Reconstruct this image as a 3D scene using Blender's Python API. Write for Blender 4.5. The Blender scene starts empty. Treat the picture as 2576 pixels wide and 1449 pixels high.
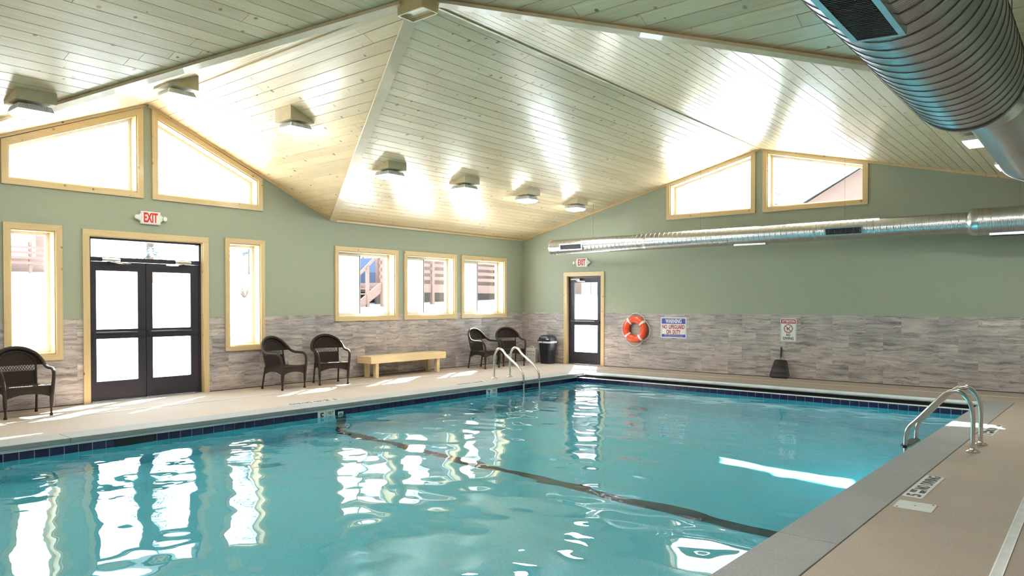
import bpy, bmesh, math, random
from math import sin, cos, pi, radians, sqrt
from mathutils import Vector, Matrix

random.seed(7)
scene = bpy.context.scene
col = scene.collection

# ------------------------------------------------------------------ camera
cam_d = bpy.data.cameras.new('camera')
cam = bpy.data.objects.new('camera', cam_d)
col.objects.link(cam)
cam.location = (12.580, -15.705, 1.618)
cam.rotation_euler = (radians(90 - 0.888), 0, radians(39.494))
cam_d.sensor_width = 36.0
cam_d.lens = 36.0 * 1820.8 / 2576
cam_d.shift_y = 64.9 / 2576
cam_d.clip_end = 400
scene.camera = cam

# ------------------------------------------------------------------ sky, sun, exposure
world = bpy.data.worlds.new('sky')
scene.world = world
world.use_nodes = True
bgn = world.node_tree.nodes['Background']
bgn.inputs['Color'].default_value = (0.70, 0.86, 1.0, 1)
bgn.inputs['Strength'].default_value = 2.1

sun_d = bpy.data.lights.new('sun', 'SUN')
sun_d.energy = 12.5
sun_d.angle = radians(0.6)
sun_d.color = (1.0, 0.99, 0.97)
sun = bpy.data.objects.new('sun', sun_d)
col.objects.link(sun)
sun.rotation_euler = Vector((0.68, -1.10, -1.0)).to_track_quat('-Z', 'Y').to_euler()
sun.location = (-20, 30, 30)
try:
    sun_d.cycles.is_caustics_light = True
except Exception:
    pass

vs = scene.view_settings
vs.view_transform = 'Standard'
vs.look = 'None'
vs.gamma = 1.0
vs.use_curve_mapping = False
vs.exposure = 2.38
LAMP = 17.5          # emission of the ceiling light lenses

cy = scene.cycles
cy.use_denoising = True
cy.max_bounces = 7
cy.diffuse_bounces = 3
cy.use_adaptive_sampling = True
cy.adaptive_threshold = 0.06
cy.glossy_bounces = 4
cy.transmission_bounces = 8
cy.transparent_max_bounces = 12
cy.sample_clamp_indirect = 6.0
cy.blur_glossy = 0.6
cy.caustics_reflective = False
cy.use_light_tree = False
cy.caustics_refractive = True

# ------------------------------------------------------------------ room numbers (metres)
XR, YR = 6.652, -10.149          # ridge lines cross here
EZ, ZR = 3.36, 4.98              # eave and ridge height
SB = (ZR - EZ) / XR              # pitch of the long gable
HA = 3.802                       # half width of the cross gable
SA = (ZR - EZ) / HA
XW, YB = 2 * XR, 2 * YR          # right wall, back wall
WZ = 1.356                       # top of the stone tile
WT = 0.3                         # wall thickness
A = radians(1.4)                 # the pool sits slightly skew in the room
PL, PR, PF, PN = 3.315, 11.074, -2.0, -16.5     # pool inner edges (pool frame)
WATER = -0.167


def PW(p, s, z=0.0):
    return Vector((p * cos(A) + s * sin(A), -p * sin(A) + s * cos(A), z))


# ------------------------------------------------------------------ node helpers
class N:
    def __init__(self, name):
        self.mat = bpy.data.materials.new(name)
        self.mat.use_nodes = True
        self.nt = self.mat.node_tree
        self.nt.nodes.clear()
        self.out = self.nt.nodes.new('ShaderNodeOutputMaterial')

    def n(self, typ, **kw):
        nd = self.nt.nodes.new(typ)
        ins = kw.pop('ins', {})
        for k, v in kw.items():
            setattr(nd, k, v)
        for k, v in ins.items():
            self.set(nd.inputs[k], v)
        return nd

    def set(self, sock, v):
        if isinstance(v, bpy.types.NodeSocket):
            self.nt.links.new(v, sock)
        elif isinstance(v, tuple) and len(v) == 3 and sock.type == 'RGBA':
            sock.default_value = (*v, 1)
        else:
            sock.default_value = v

    def math(self, op, a, b=0.0, clamp=False):
        nd = self.n('ShaderNodeMath', operation=op, use_clamp=clamp)
        self.set(nd.inputs[0], a)
        self.set(nd.inputs[1], b)
        return nd.outputs[0]

    def ramp(self, fac, stops, interp='LINEAR'):
        nd = self.n('ShaderNodeValToRGB')
        cr = nd.color_ramp
        cr.interpolation = interp
        while len(cr.elements) < len(stops):
            cr.elements.new(0.5)
        for e, (p, c) in zip(cr.elements, stops):
            e.position = p
            e.color = (*c, 1) if len(c) == 3 else c
        self.set(nd.inputs[0], fac)
        return nd.outputs[0]

    def mix(self, fac, a, b, blend='MIX'):
        nd = self.n('ShaderNodeMix', data_type='RGBA', blend_type=blend)
        self.set(nd.inputs['Factor'], fac)
        self.set(nd.inputs[6], a)
        self.set(nd.inputs[7], b)
        return nd.outputs[2]

    def bsdf(self, **ins):
        nd = self.n('ShaderNodeBsdfPrincipled')
        for k, v in ins.items():
            self.set(nd.inputs[k.replace('_', ' ')], v)
        self.nt.links.new(nd.outputs[0], self.out.inputs[0])
        return nd

    def coord(self, which='Object'):
        return self.n('ShaderNodeTexCoord').outputs[which]

    def rnd(self):
        return self.n('ShaderNodeObjectInfo').outputs['Random']

    def mapping(self, vec, scale=(1, 1, 1), loc=(0, 0, 0), rot=(0, 0, 0)):
        nd = self.n('ShaderNodeMapping')
        self.set(nd.inputs['Vector'], vec)
        self.set(nd.inputs['Scale'], scale)
        self.set(nd.inputs['Location'], loc)
        self.set(nd.inputs['Rotation'], rot)
        return nd.outputs[0]

    def noise(self, vec, scale=5.0, detail=3.0, rough=0.5, dist=0.0):
        nd = self.n('ShaderNodeTexNoise')
        self.set(nd.inputs['Vector'], vec)
        self.set(nd.inputs['Scale'], scale)
        self.set(nd.inputs['Detail'], detail)
        self.set(nd.inputs['Roughness'], rough)
        self.set(nd.inputs['Distortion'], dist)
        return nd.outputs['Fac']

    def bump(self, h, strength=0.3, dist=0.01):
        nd = self.n('ShaderNodeBump')
        self.set(nd.inputs['Height'], h)
        self.set(nd.inputs['Strength'], strength)
        self.set(nd.inputs['Distance'], dist)
        return nd.outputs[0]

    def offset(self, vec, amount=37.0):
        """shift the pattern by the object's own random number"""
        v = self.n('ShaderNodeVectorMath', operation='ADD')
        self.set(v.inputs[0], vec)
        c = self.n('ShaderNodeCombineXYZ')
        r = self.math('MULTIPLY', self.rnd(), amount)
        for i in range(3):
            self.set(c.inputs[i], r)
        self.set(v.inputs[1], c.outputs[0])
        return v.outputs[0]


def plain(name, color, rough=0.5, metal=0.0, spec=0.5, bump=None, coat=0.0, vary=0.05):
    m = N(name)
    ins = dict(Base_Color=color, Roughness=rough, Metallic=metal, Specular_IOR_Level=spec, Coat_Weight=coat)
    co = m.coord()
    v = m.noise(co, 9.0, 1.0)
    c2 = tuple(min(1, x * (1 + vary)) for x in color)
    c1 = tuple(x * (1 - vary) for x in color)
    ins['Base_Color'] = m.ramp(v, [(0.3, c1), (0.7, c2)])
    if bump:
        ins['Normal'] = m.bump(m.noise(co, bump[0], 1.0), bump[1], 0.004)
    m.bsdf(**ins)
    return m.mat


def pine(name, axis, tint=(0.80, 0.60, 0.36), light=(0.90, 0.745, 0.495), rough=0.32, knots=0.30, coat=0.35, spread=1.0, plane='xy'):
    m = N(name)
    co = m.offset(m.coord())
    sc = {'x': (1.2, 26, 26), 'y': (26, 1.2, 26), 'z': (26, 26, 1.2)}[axis]
    grain = m.noise(m.mapping(co, sc), 1.6, 2.0, 0.6, 0.6)
    base = m.ramp(grain, [(0.28, tint), (0.72, light)])
    r = m.rnd()
    tone = m.ramp(r, [(0.0, (1 - .10 * spread, 1 - .13 * spread, 1 - .18 * spread)), (0.5, (1.0, 1.0, 1.0)), (1.0, (1 + .06 * spread, 1 + .04 * spread, 1 + .0 * spread))])
    base = m.mix(1.0, base, tone, 'MULTIPLY')
    vo = m.n('ShaderNodeTexVoronoi', feature='F1', voronoi_dimensions='2D')
    if plane == 'xy':
        kv = co
    else:
        sp = m.n('ShaderNodeSeparateXYZ')
        m.set(sp.inputs[0], co)
        cb = m.n('ShaderNodeCombineXYZ')
        m.set(cb.inputs[0], m.math('ADD', sp.outputs[0], sp.outputs[1]))
        m.set(cb.inputs[1], sp.outputs[2])
        kv = cb.outputs[0]
    m.set(vo.inputs['Vector'], kv)
    m.set(vo.inputs['Scale'], 5.0)
    sep = m.n('ShaderNodeSeparateColor')
    m.set(sep.inputs[0], vo.outputs['Color'])
    gate = m.math('LESS_THAN', sep.outputs[0], knots)
    rad = m.math('MULTIPLY_ADD', sep.outputs[1], 0.11)
    m.set(m.nt.nodes[-1].inputs[2], 0.045)
    inside = m.math('SUBTRACT', rad, vo.outputs['Distance'])
    k = m.math('MULTIPLY', m.math('MULTIPLY', inside, 24.0, True), gate, True)
    base = m.mix(m.math('MULTIPLY', k, m.math('MULTIPLY_ADD', sep.outputs[2], 0.55)), base, (0.24, 0.115, 0.045))
    for nd_ in m.nt.nodes:
        if nd_.type == 'MATH' and nd_.operation == 'MULTIPLY_ADD' and abs(nd_.inputs[1].default_value - 0.55) < 1e-6:
            nd_.inputs[2].default_value = 0.4
    m.bsdf(Base_Color=base, Roughness=rough, Coat_Weight=coat, Coat_Roughness=0.16,
           Normal=m.bump(grain, 0.10, 0.002))
    return m.mat


def stone_tile():
    m = N('stone_print_tile')
    co = m.offset(m.coord(), 61.0)
    # both walls use the same material: run the strata over (x + y)
    sp = m.n('ShaderNodeSeparateXYZ')
    m.set(sp.inputs[0], co)
    u = m.math('ADD', sp.outputs[0], sp.outputs[1])
    cb = m.n('ShaderNodeCombineXYZ')
    m.set(cb.inputs[0], u)
    m.set(cb.inputs[2], sp.outputs[2])
    co = cb.outputs[0]
    warp = m.noise(m.mapping(co, (2.2, 1, 5)), 1.0, 3.0, 0.6)
    wob = m.math('MULTIPLY', m.math('SUBTRACT', warp, 0.5), 0.15)
    zz = m.math('ADD', sp.outputs[2], wob)
    c3 = m.n('ShaderNodeCombineXYZ')
    m.set(c3.inputs[0], m.math('MULTIPLY', u, 1.1))
    m.set(c3.inputs[2], m.math('MULTIPLY', zz, 15.0))
    strata = m.noise(c3.outputs[0], 1.15, 4.0, 0.64)
    base = m.ramp(strata, [(0.24, (0.15, 0.135, 0.135)), (0.38, (0.31, 0.285, 0.28)), (0.50, (0.46, 0.43, 0.425)), (0.62, (0.57, 0.54, 0.53)), (0.78, (0.68, 0.65, 0.63))])
    c4 = m.n('ShaderNodeCombineXYZ')
    m.set(c4.inputs[0], m.math('MULTIPLY', u, 1.1))
    m.set(c4.inputs[2], m.math('MULTIPLY', zz, 11.0))
    vein = m.noise(c4.outputs[0], 1.3, 2.0, 0.55, 0.3)
    line = m.math('ABSOLUTE', m.math('SUBTRACT', vein, 0.5))
    dark = m.ramp(line, [(0.0, (0.20, 0.17, 0.16)), (0.016, (1, 1, 1))])
    base = m.mix(0.5, base, dark, 'MULTIPLY')
    big = m.noise(co, 2.1, 1.0)
    base = m.mix(1.0, base, m.ramp(big, [(0.3, (0.80, 0.81, 0.84)), (0.7, (1.12, 1.09, 1.05))]), 'MULTIPLY')
    r = m.rnd()
    base = m.mix(1.0, base, m.ramp(r, [(0, (0.90, 0.86, 0.84)), (1, (1.14, 1.07, 1.01))]), 'MULTIPLY')
    m.bsdf(Base_Color=base, Roughness=0.42, Normal=m.bump(strata, 0.25, 0.004))
    return m.mat


def concrete(name, base, dark, rough=0.75):
    m = N(name)
    co = m.coord()
    f = m.noise(co, 1.1, 3.0, 0.6)
    fine = m.noise(co, 60.0, 1.0, 0.6)
    c = m.ramp(f, [(0.3, dark), (0.7, base)])
    c = m.mix(0.35, c, m.ramp(fine, [(0.3, (0.7, 0.7, 0.7)), (0.7, (1.15, 1.15, 1.15))]), 'MULTIPLY')
    m.bsdf(Base_Color=c, Roughness=rough, Normal=m.bump(fine, 0.15, 0.002))
    return m.mat


def metal_spiral(name, axis, base=(0.62, 0.63, 0.64), rough=0.28, ribs=60.0):
    m = N(name)
    co = m.coord()
    sp = m.n('ShaderNodeSeparateXYZ')
    m.set(sp.inputs[0], co)
    t = sp.outputs[{'x': 0, 'y': 1, 'z': 2}[axis]]
    w = m.math('SINE', m.math('MULTIPLY', t, ribs * 2 * pi))
    stain = m.noise(co, 3.0, 4.0, 0.6)
    c = m.ramp(stain, [(0.3, tuple(x * 0.88 for x in base)), (0.7, base)])
    m.bsdf(Base_Color=c, Metallic=1.0, Roughness=rough, Normal=m.bump(w, 0.55, 0.0025))
    return m.mat


def glass_pane(name, tint=(0.97, 0.985, 0.98)):
    m = N(name)
    ge = m.n('ShaderNodeNewGeometry')
    dt = m.n('ShaderNodeVectorMath', operation='DOT_PRODUCT')
    m.set(dt.inputs[0], ge.outputs['Incoming'])
    m.set(dt.inputs[1], ge.outputs['Normal'])
    inv = m.math('SUBTRACT', 1.0, m.math('ABSOLUTE', dt.outputs['Value']), True)
    fres = m.math('ADD', m.math('MULTIPLY', m.math('POWER', inv, 5.0), 0.96), 0.035)
    tr = m.n('ShaderNodeBsdfTransparent', ins={'Color': tint})
    gl = m.n('ShaderNodeBsdfGlossy', ins={'Color': (1, 1, 1), 'Roughness': 0.02})
    mx = m.n('ShaderNodeMixShader')
    m.set(mx.inputs[0], fres)
    m.nt.links.new(tr.outputs[0], mx.inputs[1])
    m.nt.links.new(gl.outputs[0], mx.inputs[2])
    m.nt.links.new(mx.outputs[0], m.out.inputs[0])
    return m.mat


def screen_mesh(name, cover, color):
    """fine insect screen or netting: part open, part thread"""
    m = N(name)
    tr = m.n('ShaderNodeBsdfTransparent')
    df = m.n('ShaderNodeBsdfDiffuse', ins={'Color': color})
    tl = m.n('ShaderNodeBsdfTranslucent', ins={'Color': color})
    m2 = m.n('ShaderNodeMixShader', ins={0: 0.5})
    m.nt.links.new(df.outputs[0], m2.inputs[1])
    m.nt.links.new(tl.outputs[0], m2.inputs[2])
    mx = m.n('ShaderNodeMixShader', ins={0: cover})
    m.nt.links.new(tr.outputs[0], mx.inputs[1])
    m.nt.links.new(m2.outputs[0], mx.inputs[2])
    m.nt.links.new(mx.outputs[0], m.out.inputs[0])
    return m.mat


def wicker(name, dark, light, scale=70.0):
    m = N(name)
    co = m.coord()
    w1 = m.n('ShaderNodeTexWave', wave_type='BANDS', bands_direction='Z')
    m.set(w1.inputs['Vector'], co)
    m.set(w1.inputs['Scale'], scale)
    w2 = m.n('ShaderNodeTexWave', wave_type='BANDS', bands_direction='DIAGONAL')
    m.set(w2.inputs['Vector'], co)
    m.set(w2.inputs['Scale'], scale * 0.7)
    h = m.math('MULTIPLY', w1.outputs['Fac'], w2.outputs['Fac'])
    c = m.ramp(h, [(0.0, dark), (0.8, light)])
    m.bsdf(Base_Color=c, Roughness=0.6, Specular_IOR_Level=0.3, Normal=m.bump(h, 0.8, 0.004))
    return m.mat


def emitter(name, color, strength):
    m = N(name)
    e = m.n('ShaderNodeEmission', ins={'Color': color, 'Strength': strength})
    m.nt.links.new(e.outputs[0], m.out.inputs[0])
    return m.mat


def water_mat():
    m = N('pool_water')
    g = m.n('ShaderNodeBsdfGlass', ins={'Color': (0.98, 1.0, 1.0), 'IOR': 1.333, 'Roughness': 0.0})
    m.nt.links.new(g.outputs[0], m.out.inputs[0])
    return m.mat


M = {}
M['wall'] = plain('sage_wall_paint', (0.362, 0.394, 0.292), 0.75, bump=(180, 0.12), vary=0.012)
M['tile'] = stone_tile()
M['floor'] = concrete('deck_concrete', (0.495, 0.40, 0.32), (0.44, 0.355, 0.285))
M['coping'] = concrete('grey_coping', (0.38, 0.375, 0.36), (0.33, 0.325, 0.315))
M['pine_x'] = pine('pine_plank_x', 'x')
M['pine_y'] = pine('pine_plank_y', 'y')
M['trim_x'] = pine('pine_trim_x', 'x', (0.64, 0.46, 0.23), (0.72, 0.55, 0.31), 0.4, 0.22, 0.15, 0.5, 'uz')
M['trim_y'] = pine('pine_trim_y', 'y', (0.64, 0.46, 0.23), (0.72, 0.55, 0.31), 0.4, 0.22, 0.15, 0.5, 'uz')
M['trim_z'] = pine('pine_trim_z', 'z', (0.64, 0.46, 0.23), (0.72, 0.55, 0.31), 0.4, 0.22, 0.15, 0.5, 'uz')
M['valley_board'] = plain('pale_pine_board', (0.70, 0.55, 0.34), 0.4, coat=0.2)
M['backing'] = plain('ceiling_backing', (0.15, 0.085, 0.04), 0.8)
M['plaster'] = concrete('pool_plaster', (0.18, 0.84, 1.0), (0.17, 0.81, 0.97), 0.6)
M['navy'] = plain('navy_glazed_tile', (0.020, 0.015, 0.068), 0.2, spec=0.6)
M['grout'] = plain('pale_grout', (0.72, 0.73, 0.72), 0.8)
M['white_tile'] = plain('white_ceramic_tile', (0.86, 0.86, 0.82), 0.25)
M['stripe'] = plain('dark_stripe_tile', (0.035, 0.06, 0.075), 0.3)
M['black_frame'] = plain('dark_bronze_door_frame', (0.030, 0.025, 0.035), 0.4)
M['white_vinyl'] = plain('white_vinyl', (0.82, 0.82, 0.80), 0.35)
M['black_rubber'] = plain('black_rubber', (0.012, 0.012, 0.014), 0.5)
M['glass'] = glass_pane('window_glass')
M['screen'] = screen_mesh('insect_screen', 0.10, (0.8, 0.8, 0.8))
M['snowy_screen'] = screen_mesh('snow_plastered_screen', 0.65, (0.9, 0.92, 0.95))
M['steel'] = plain('polished_steel', (0.72, 0.70, 0.67), 0.16, 1.0)
M['galv'] = plain('galvanised_sheet', (0.66, 0.67, 0.68), 0.26, 1.0)
M['duct_x'] = metal_spiral('spiral_duct_x', 'x', rough=0.24, ribs=44.0)
M['duct_y'] = metal_spiral('spiral_duct_y', 'y', (0.60, 0.61, 0.62), 0.30, 50.0)
M['seam'] = plain('duct_lock_seam', (0.16, 0.16, 0.17), 0.4, 0.9)
M['grille'] = plain('register_grey', (0.14, 0.14, 0.15), 0.45, 0.3)
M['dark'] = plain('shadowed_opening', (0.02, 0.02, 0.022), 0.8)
M['white_plastic'] = plain('white_plastic', (0.80, 0.79, 0.74), 0.4)
M['light_plastic'] = plain('clear_lamp_plastic', (0.85, 0.85, 0.82), 0.2)
M['red'] = plain('exit_red', (0.72, 0.025, 0.02), 0.4)
M['orange'] = plain('life_ring_orange', (0.86, 0.085, 0.018), 0.3, coat=0.4)
M['rope'] = plain('white_rope', (0.85, 0.85, 0.82), 0.7)
M['sign_white'] = plain('sign_white', (0.82, 0.83, 0.80), 0.35)
M['sign_blue'] = plain('sign_blue', (0.075, 0.085, 0.46), 0.35)
M['sign_red'] = plain('sign_red', (0.50, 0.035, 0.03), 0.4)
M['sign_black'] = plain('sign_black', (0.03, 0.03, 0.03), 0.5)
M['wicker'] = wicker('brown_wicker', (0.012, 0.007, 0.005), (0.085, 0.055, 0.040))
M['wicker_rim'] = wicker('brown_wicker_wrap', (0.014, 0.009, 0.007), (0.095, 0.066, 0.050), 45.0)
M['bench'] = pine('bench_wood_y', 'y', (0.78, 0.58, 0.32), (0.88, 0.70, 0.42), 0.45, 0.2, 0.1, 0.6, 'uz')
M['bench_z'] = pine('bench_wood_z', 'z', (0.78, 0.58, 0.32), (0.88, 0.70, 0.42), 0.45, 0.1, 0.1, 0.6, 'uz')
M['bin'] = plain('black_bin_plastic', (0.020, 0.020, 0.026), 0.35)
M['liner'] = plain('white_bin_liner', (0.85, 0.83, 0.80), 0.5)
M['first_aid'] = plain('cream_enamel', (0.76, 0.74, 0.66), 0.4)
M['net'] = screen_mesh('black_netting', 0.42, (0.035, 0.033, 0.033))
M['net_black'] = plain('net_frame_black', (0.015, 0.015, 0.016), 0.45)
M['lamp_body'] = plain('lamp_grey_housing', (0.80, 0.80, 0.78), 0.35)
M['lamp_lens'] = emitter('lamp_lens_light', (0.95, 1.0, 0.98), LAMP)
M['wedge'] = plain('lamp_wedge_tan', (0.66, 0.54, 0.34), 0.5)
M['cover_tube'] = plain('pale_cover_bar', (0.74, 0.75, 0.74), 0.3)
M['snow'] = plain('snow', (0.86, 0.88, 0.92), 0.7, bump=(3, 0.3))
M['ext_wood'] = plain('brown_stained_wood', (0.11, 0.058, 0.042), 0.7)
M['ext_dark'] = plain('dark_underside', (0.075, 0.05, 0.04), 0.8)
M['tarp'] = plain('blue_tarp', (0.018, 0.032, 0.075), 0.45)
M['siding'] = plain('brown_siding', (0.13, 0.08, 0.06), 0.8)
M['shingle'] = plain('grey_shingle', (0.22, 0.21, 0.21), 0.85)
M['evergreen'] = plain('evergreen_needles', (0.20, 0.22, 0.22), 0.8)
M['bark'] = plain('bark', (0.10, 0.07, 0.05), 0.9)
M['ext_glass'] = plain('house_window', (0.30, 0.36, 0.42), 0.1)


# ------------------------------------------------------------------ mesh helpers
class MB:
    def __init__(self):
        self.v, self.f = [], []

    def add(self, vs, fs):
        o = len(self.v)
        self.v += [tuple(x) for x in vs]
        self.f += [tuple(i + o for i in f) for f in fs]
        return self

    def box(self, x0, x1, y0, y1, z0, z1, mat=None):
        vs = [Vector((x, y, z)) for z in (z0, z1) for y in (y0, y1) for x in (x0, x1)]
        if mat is not None:
            vs = [mat @ v for v in vs]
        return self.add(vs, [(0, 2, 3, 1), (4, 5, 7, 6), (0, 1, 5, 4), (2, 6, 7, 3), (0, 4, 6, 2), (1, 3, 7, 5)])

    def prism(self, poly, vec):
        """polygon (3D points) extruded by vec"""
        n = len(poly)
        a = [Vector(p) for p in poly]
        b = [p + Vector(vec) for p in a]
        fs = [tuple(range(n))[::-1], tuple(range(n, 2 * n))]
        fs += [(i, (i + 1) % n, (i + 1) % n + n, i + n) for i in range(n)]
        return self.add(a + b, fs)

    def tube(self, path, r, n=10, cap=True, up=None, closed=False):
        P = [Vector(p) for p in path]
        m = len(P)
        rr = r if isinstance(r, (list, tuple)) else [r] * m
        vs = []
        prev = None
        for i, p in enumerate(P):
            if closed:
                t = P[(i + 1) % m] - P[i - 1]
            else:
                t = P[min(i + 1, m - 1)] - P[max(i - 1, 0)]
            t.normalize()
            if prev is None:
                a = Vector(up) if up else (Vector((0, 0, 1)) if abs(t.z) < 0.9 else Vector((1, 0, 0)))
            else:
                a = prev
            u = (a - t * a.dot(t))
            u.normalize()
            prev = u
            w = t.cross(u)
            for k in range(n):
                an = 2 * pi * k / n
                vs.append(p + (u * cos(an) + w * sin(an)) * rr[i])
        fs = []
        for i in range(m if closed else m - 1):
            j = (i + 1) % m
            for k in range(n):
                k2 = (k + 1) % n
                fs.append((i * n + k, i * n + k2, j * n + k2, j * n + k))
        if cap and not closed:
            fs.append(tuple(range(n))[::-1])
            fs.append(tuple((m - 1) * n + k for k in range(n)))
        return self.add(vs, fs)

    def lathe(self, prof, n=24, cx=0, cyy=0, mat=None):
        vs = []
        for (r, z) in prof:
            for k in range(n):
                an = 2 * pi * k / n
                v = Vector((cx + r * cos(an), cyy + r * sin(an), z))
                vs.append(mat @ v if mat is not None else v)
        fs = []
        for i in range(len(prof) - 1):
            for k in range(n):
                k2 = (k + 1) % n
                fs.append((i * n + k, i * n + k2, (i + 1) * n + k2, (i + 1) * n + k))
        fs.append(tuple(range(n))[::-1])
        fs.append(tuple((len(prof) - 1) * n + k for k in range(n)))
        return self.add(vs, fs)

    def mesh(self, name, mat, smooth=False, center=False):
        me = bpy.data.meshes.new(name)
        vs = [Vector(v) for v in self.v]
        c = Vector((0, 0, 0))
        if center:
            lo = Vector([min(v[i] for v in vs) for i in range(3)])
            hi = Vector([max(v[i] for v in vs) for i in range(3)])
            c = (lo + hi) / 2
            vs = [v - c for v in vs]
        me.from_pydata(vs, [], self.f)
        bm = bmesh.new()
        bm.from_mesh(me)
        bmesh.ops.recalc_face_normals(bm, faces=bm.faces)
        bm.to_mesh(me)
        bm.free()
        if mat:
            me.materials.append(M[mat] if isinstance(mat, str) else mat)
        if smooth:
            me.polygons.foreach_set('use_smooth', [True] * len(me.polygons))
            try:
                me.set_sharp_from_angle(angle=radians(40))
            except Exception:
                pass
        return me, c

    def build(self, name, mat, parent=None, smooth=False, center=False):
        me, c = self.mesh(name, mat, smooth, center)
        return place(name, me, parent, c)


def place(name, me, parent=None, loc=(0, 0, 0), rz=0.0):
    o = bpy.data.objects.new(name, me)
    col.objects.link(o)
    o.location = loc
    o.rotation_euler = (0, 0, rz)
    if parent is not None:
        o.parent = parent
        # parents sit unrotated/unscaled at build time: keep world placement for world-space children
        if parent.get('world_kids'):
            o.matrix_parent_inverse = parent_matrix(parent).inverted()
    return o


def parent_matrix(o):
    m = Matrix.Translation(o.location) @ o.rotation_euler.to_matrix().to_4x4()
    if o.parent is not None:
        return parent_matrix(o.parent) @ o.matrix_parent_inverse @ m
    return m


def tag(o, label, cat=None, group=None, kind=None):
    if label:
        o['label'] = label
    if cat:
        o['category'] = cat
    if group:
        o['group'] = group
    if kind:
        o['kind'] = kind
    return o


def empty(name, loc=(0, 0, 0), rz=0.0, world=False):
    o = bpy.data.objects.new(name, None)
    o.empty_display_size = 0.2
    col.objects.link(o)
    o.location = loc
    o.rotation_euler = (0, 0, rz)
    return o


def copy_tree(o, parent=None):
    c = o.copy()
    col.objects.link(c)
    c.parent = parent
    if parent is not None:
        c.matrix_parent_inverse = o.matrix_parent_inverse.copy()
    for ch in list(o.children):
        copy_tree(ch, c)
    return c


def child_world(o, parent):
    """parent a world-space object to an empty without moving it"""
    o.parent = parent
    o.matrix_parent_inverse = parent_matrix(parent).inverted()
    return o


def clip(poly, a, b, c):
    """keep the part of a 2D polygon where a*x + b*y <= c"""
    out = []
    n = len(poly)
    for i in range(n):
        p, q = poly[i], poly[(i + 1) % n]
        dp, dq = a * p[0] + b * p[1] - c, a * q[0] + b * q[1] - c
        if dp <= 0:
            out.append(p)
        if (dp < 0 < dq) or (dq < 0 < dp):
            t = dp / (dp - dq)
            out.append((p[0] + (q[0] - p[0]) * t, p[1] + (q[1] - p[1]) * t))
    return out


def catmull(pts, n=6):
    P = [Vector(p) for p in pts]
    P = [P[0] * 2 - P[1]] + P + [P[-1] * 2 - P[-2]]
    out = []
    for i in range(1, len(P) - 2):
        for k in range(n):
            t = k / n
            a, b, c, d = P[i - 1], P[i], P[i + 1], P[i + 2]
            out.append(0.5 * ((2 * b) + (c - a) * t + (2 * a - 5 * b + 4 * c - d) * t * t + (3 * b - a - 3 * c + d) * t ** 3))
    out.append(P[-2])
    return out


TXT = {}


def text_mesh(s, w, h, mat, bold=0.0, thick=0.0015, keep_aspect=False):
    """lettering as a thin mesh in the XY plane, centred, fitted to w x h"""
    cu = bpy.data.curves.new('lettering', 'FONT')
    cu.body = s
    cu.align_x = 'CENTER'
    cu.align_y = 'CENTER'
    cu.extrude = 0.01
    cu.offset = bold
    cu.resolution_u = 3
    ob = bpy.data.objects.new('lettering_tmp', cu)
    col.objects.link(ob)
    dg = bpy.context.evaluated_depsgraph_get()
    me = bpy.data.meshes.new_from_object(ob.evaluated_get(dg))
    bpy.data.objects.remove(ob)
    xs = [v.co.x for v in me.vertices]
    ys = [v.co.y for v in me.vertices]
    cx, cyy = (min(xs) + max(xs)) / 2, (min(ys) + max(ys)) / 2
    kx, ky = w / (max(xs) - min(xs)), h / (max(ys) - min(ys))
    if keep_aspect:
        kx = ky = min(kx, ky)
    for v in me.vertices:
        v.co = ((v.co.x - cx) * kx, (v.co.y - cyy) * ky, (v.co.z / 0.01) * thick)
    me.materials.clear()
    me.materials.append(M[mat])
    return me


def put_text(s, w, h, mat, parent, world, bold=0.0, name='lettering'):
    me = text_mesh(s, w, h, mat, bold)
    o = bpy.data.objects.new(name, me)
    col.objects.link(o)
    o.matrix_world = world
    if parent is not None:
        o.parent = parent
        o.matrix_parent_inverse = parent_matrix(parent).inverted()
        o.matrix_basis = world
    return o


def wall_matrix(side, u, z, off):
    """frame on a wall: local x runs to the viewer's right, y is up, z out of the wall"""
    if side == 'left':      # wall x = 0, faces +x, right = +y
        return Matrix(((0, 0, 1, off), (1, 0, 0, u), (0, 1, 0, z), (0, 0, 0, 1)))
    return Matrix(((1, 0, 0, u), (0, 0, -1, -off), (0, 1, 0, z), (0, 0, 0, 1)))


# ================================================================== WALLS
def ceil_z(x, y):
    b = EZ + SB * (XR - abs(x - XR))
    a = ZR - SA * abs(y - YR)
    return max(a, b)


L_RECT = dict(w1=(-12.15, -11.55, .82, 2.722), dd=(-11.07, -9.19, -0.05, 2.69), w2=(-8.685, -8.047, .805, 2.725),
              s1=(-6.228, -4.648, 1.31, 2.722), s2=(-4.29, -2.726, 1.31, 2.722), s3=(-2.37, -.792, 1.31, 2.722))


def gl(y):     # top edge of the openings in the left gable
    return 4.83 - 0.432 * abs(y - YR)


def gf(x):
    return 4.915 - 0.245 * abs(x - XR)


LG = [(-12.165, -10.313, 3.463), (-9.985, -8.088, 3.463)]
FG = [(4.513, 6.478, 3.675), (6.825, 8.765, 3.675)]
F_DOOR = (1.535, 2.59, -0.05, 2.315)


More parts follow.
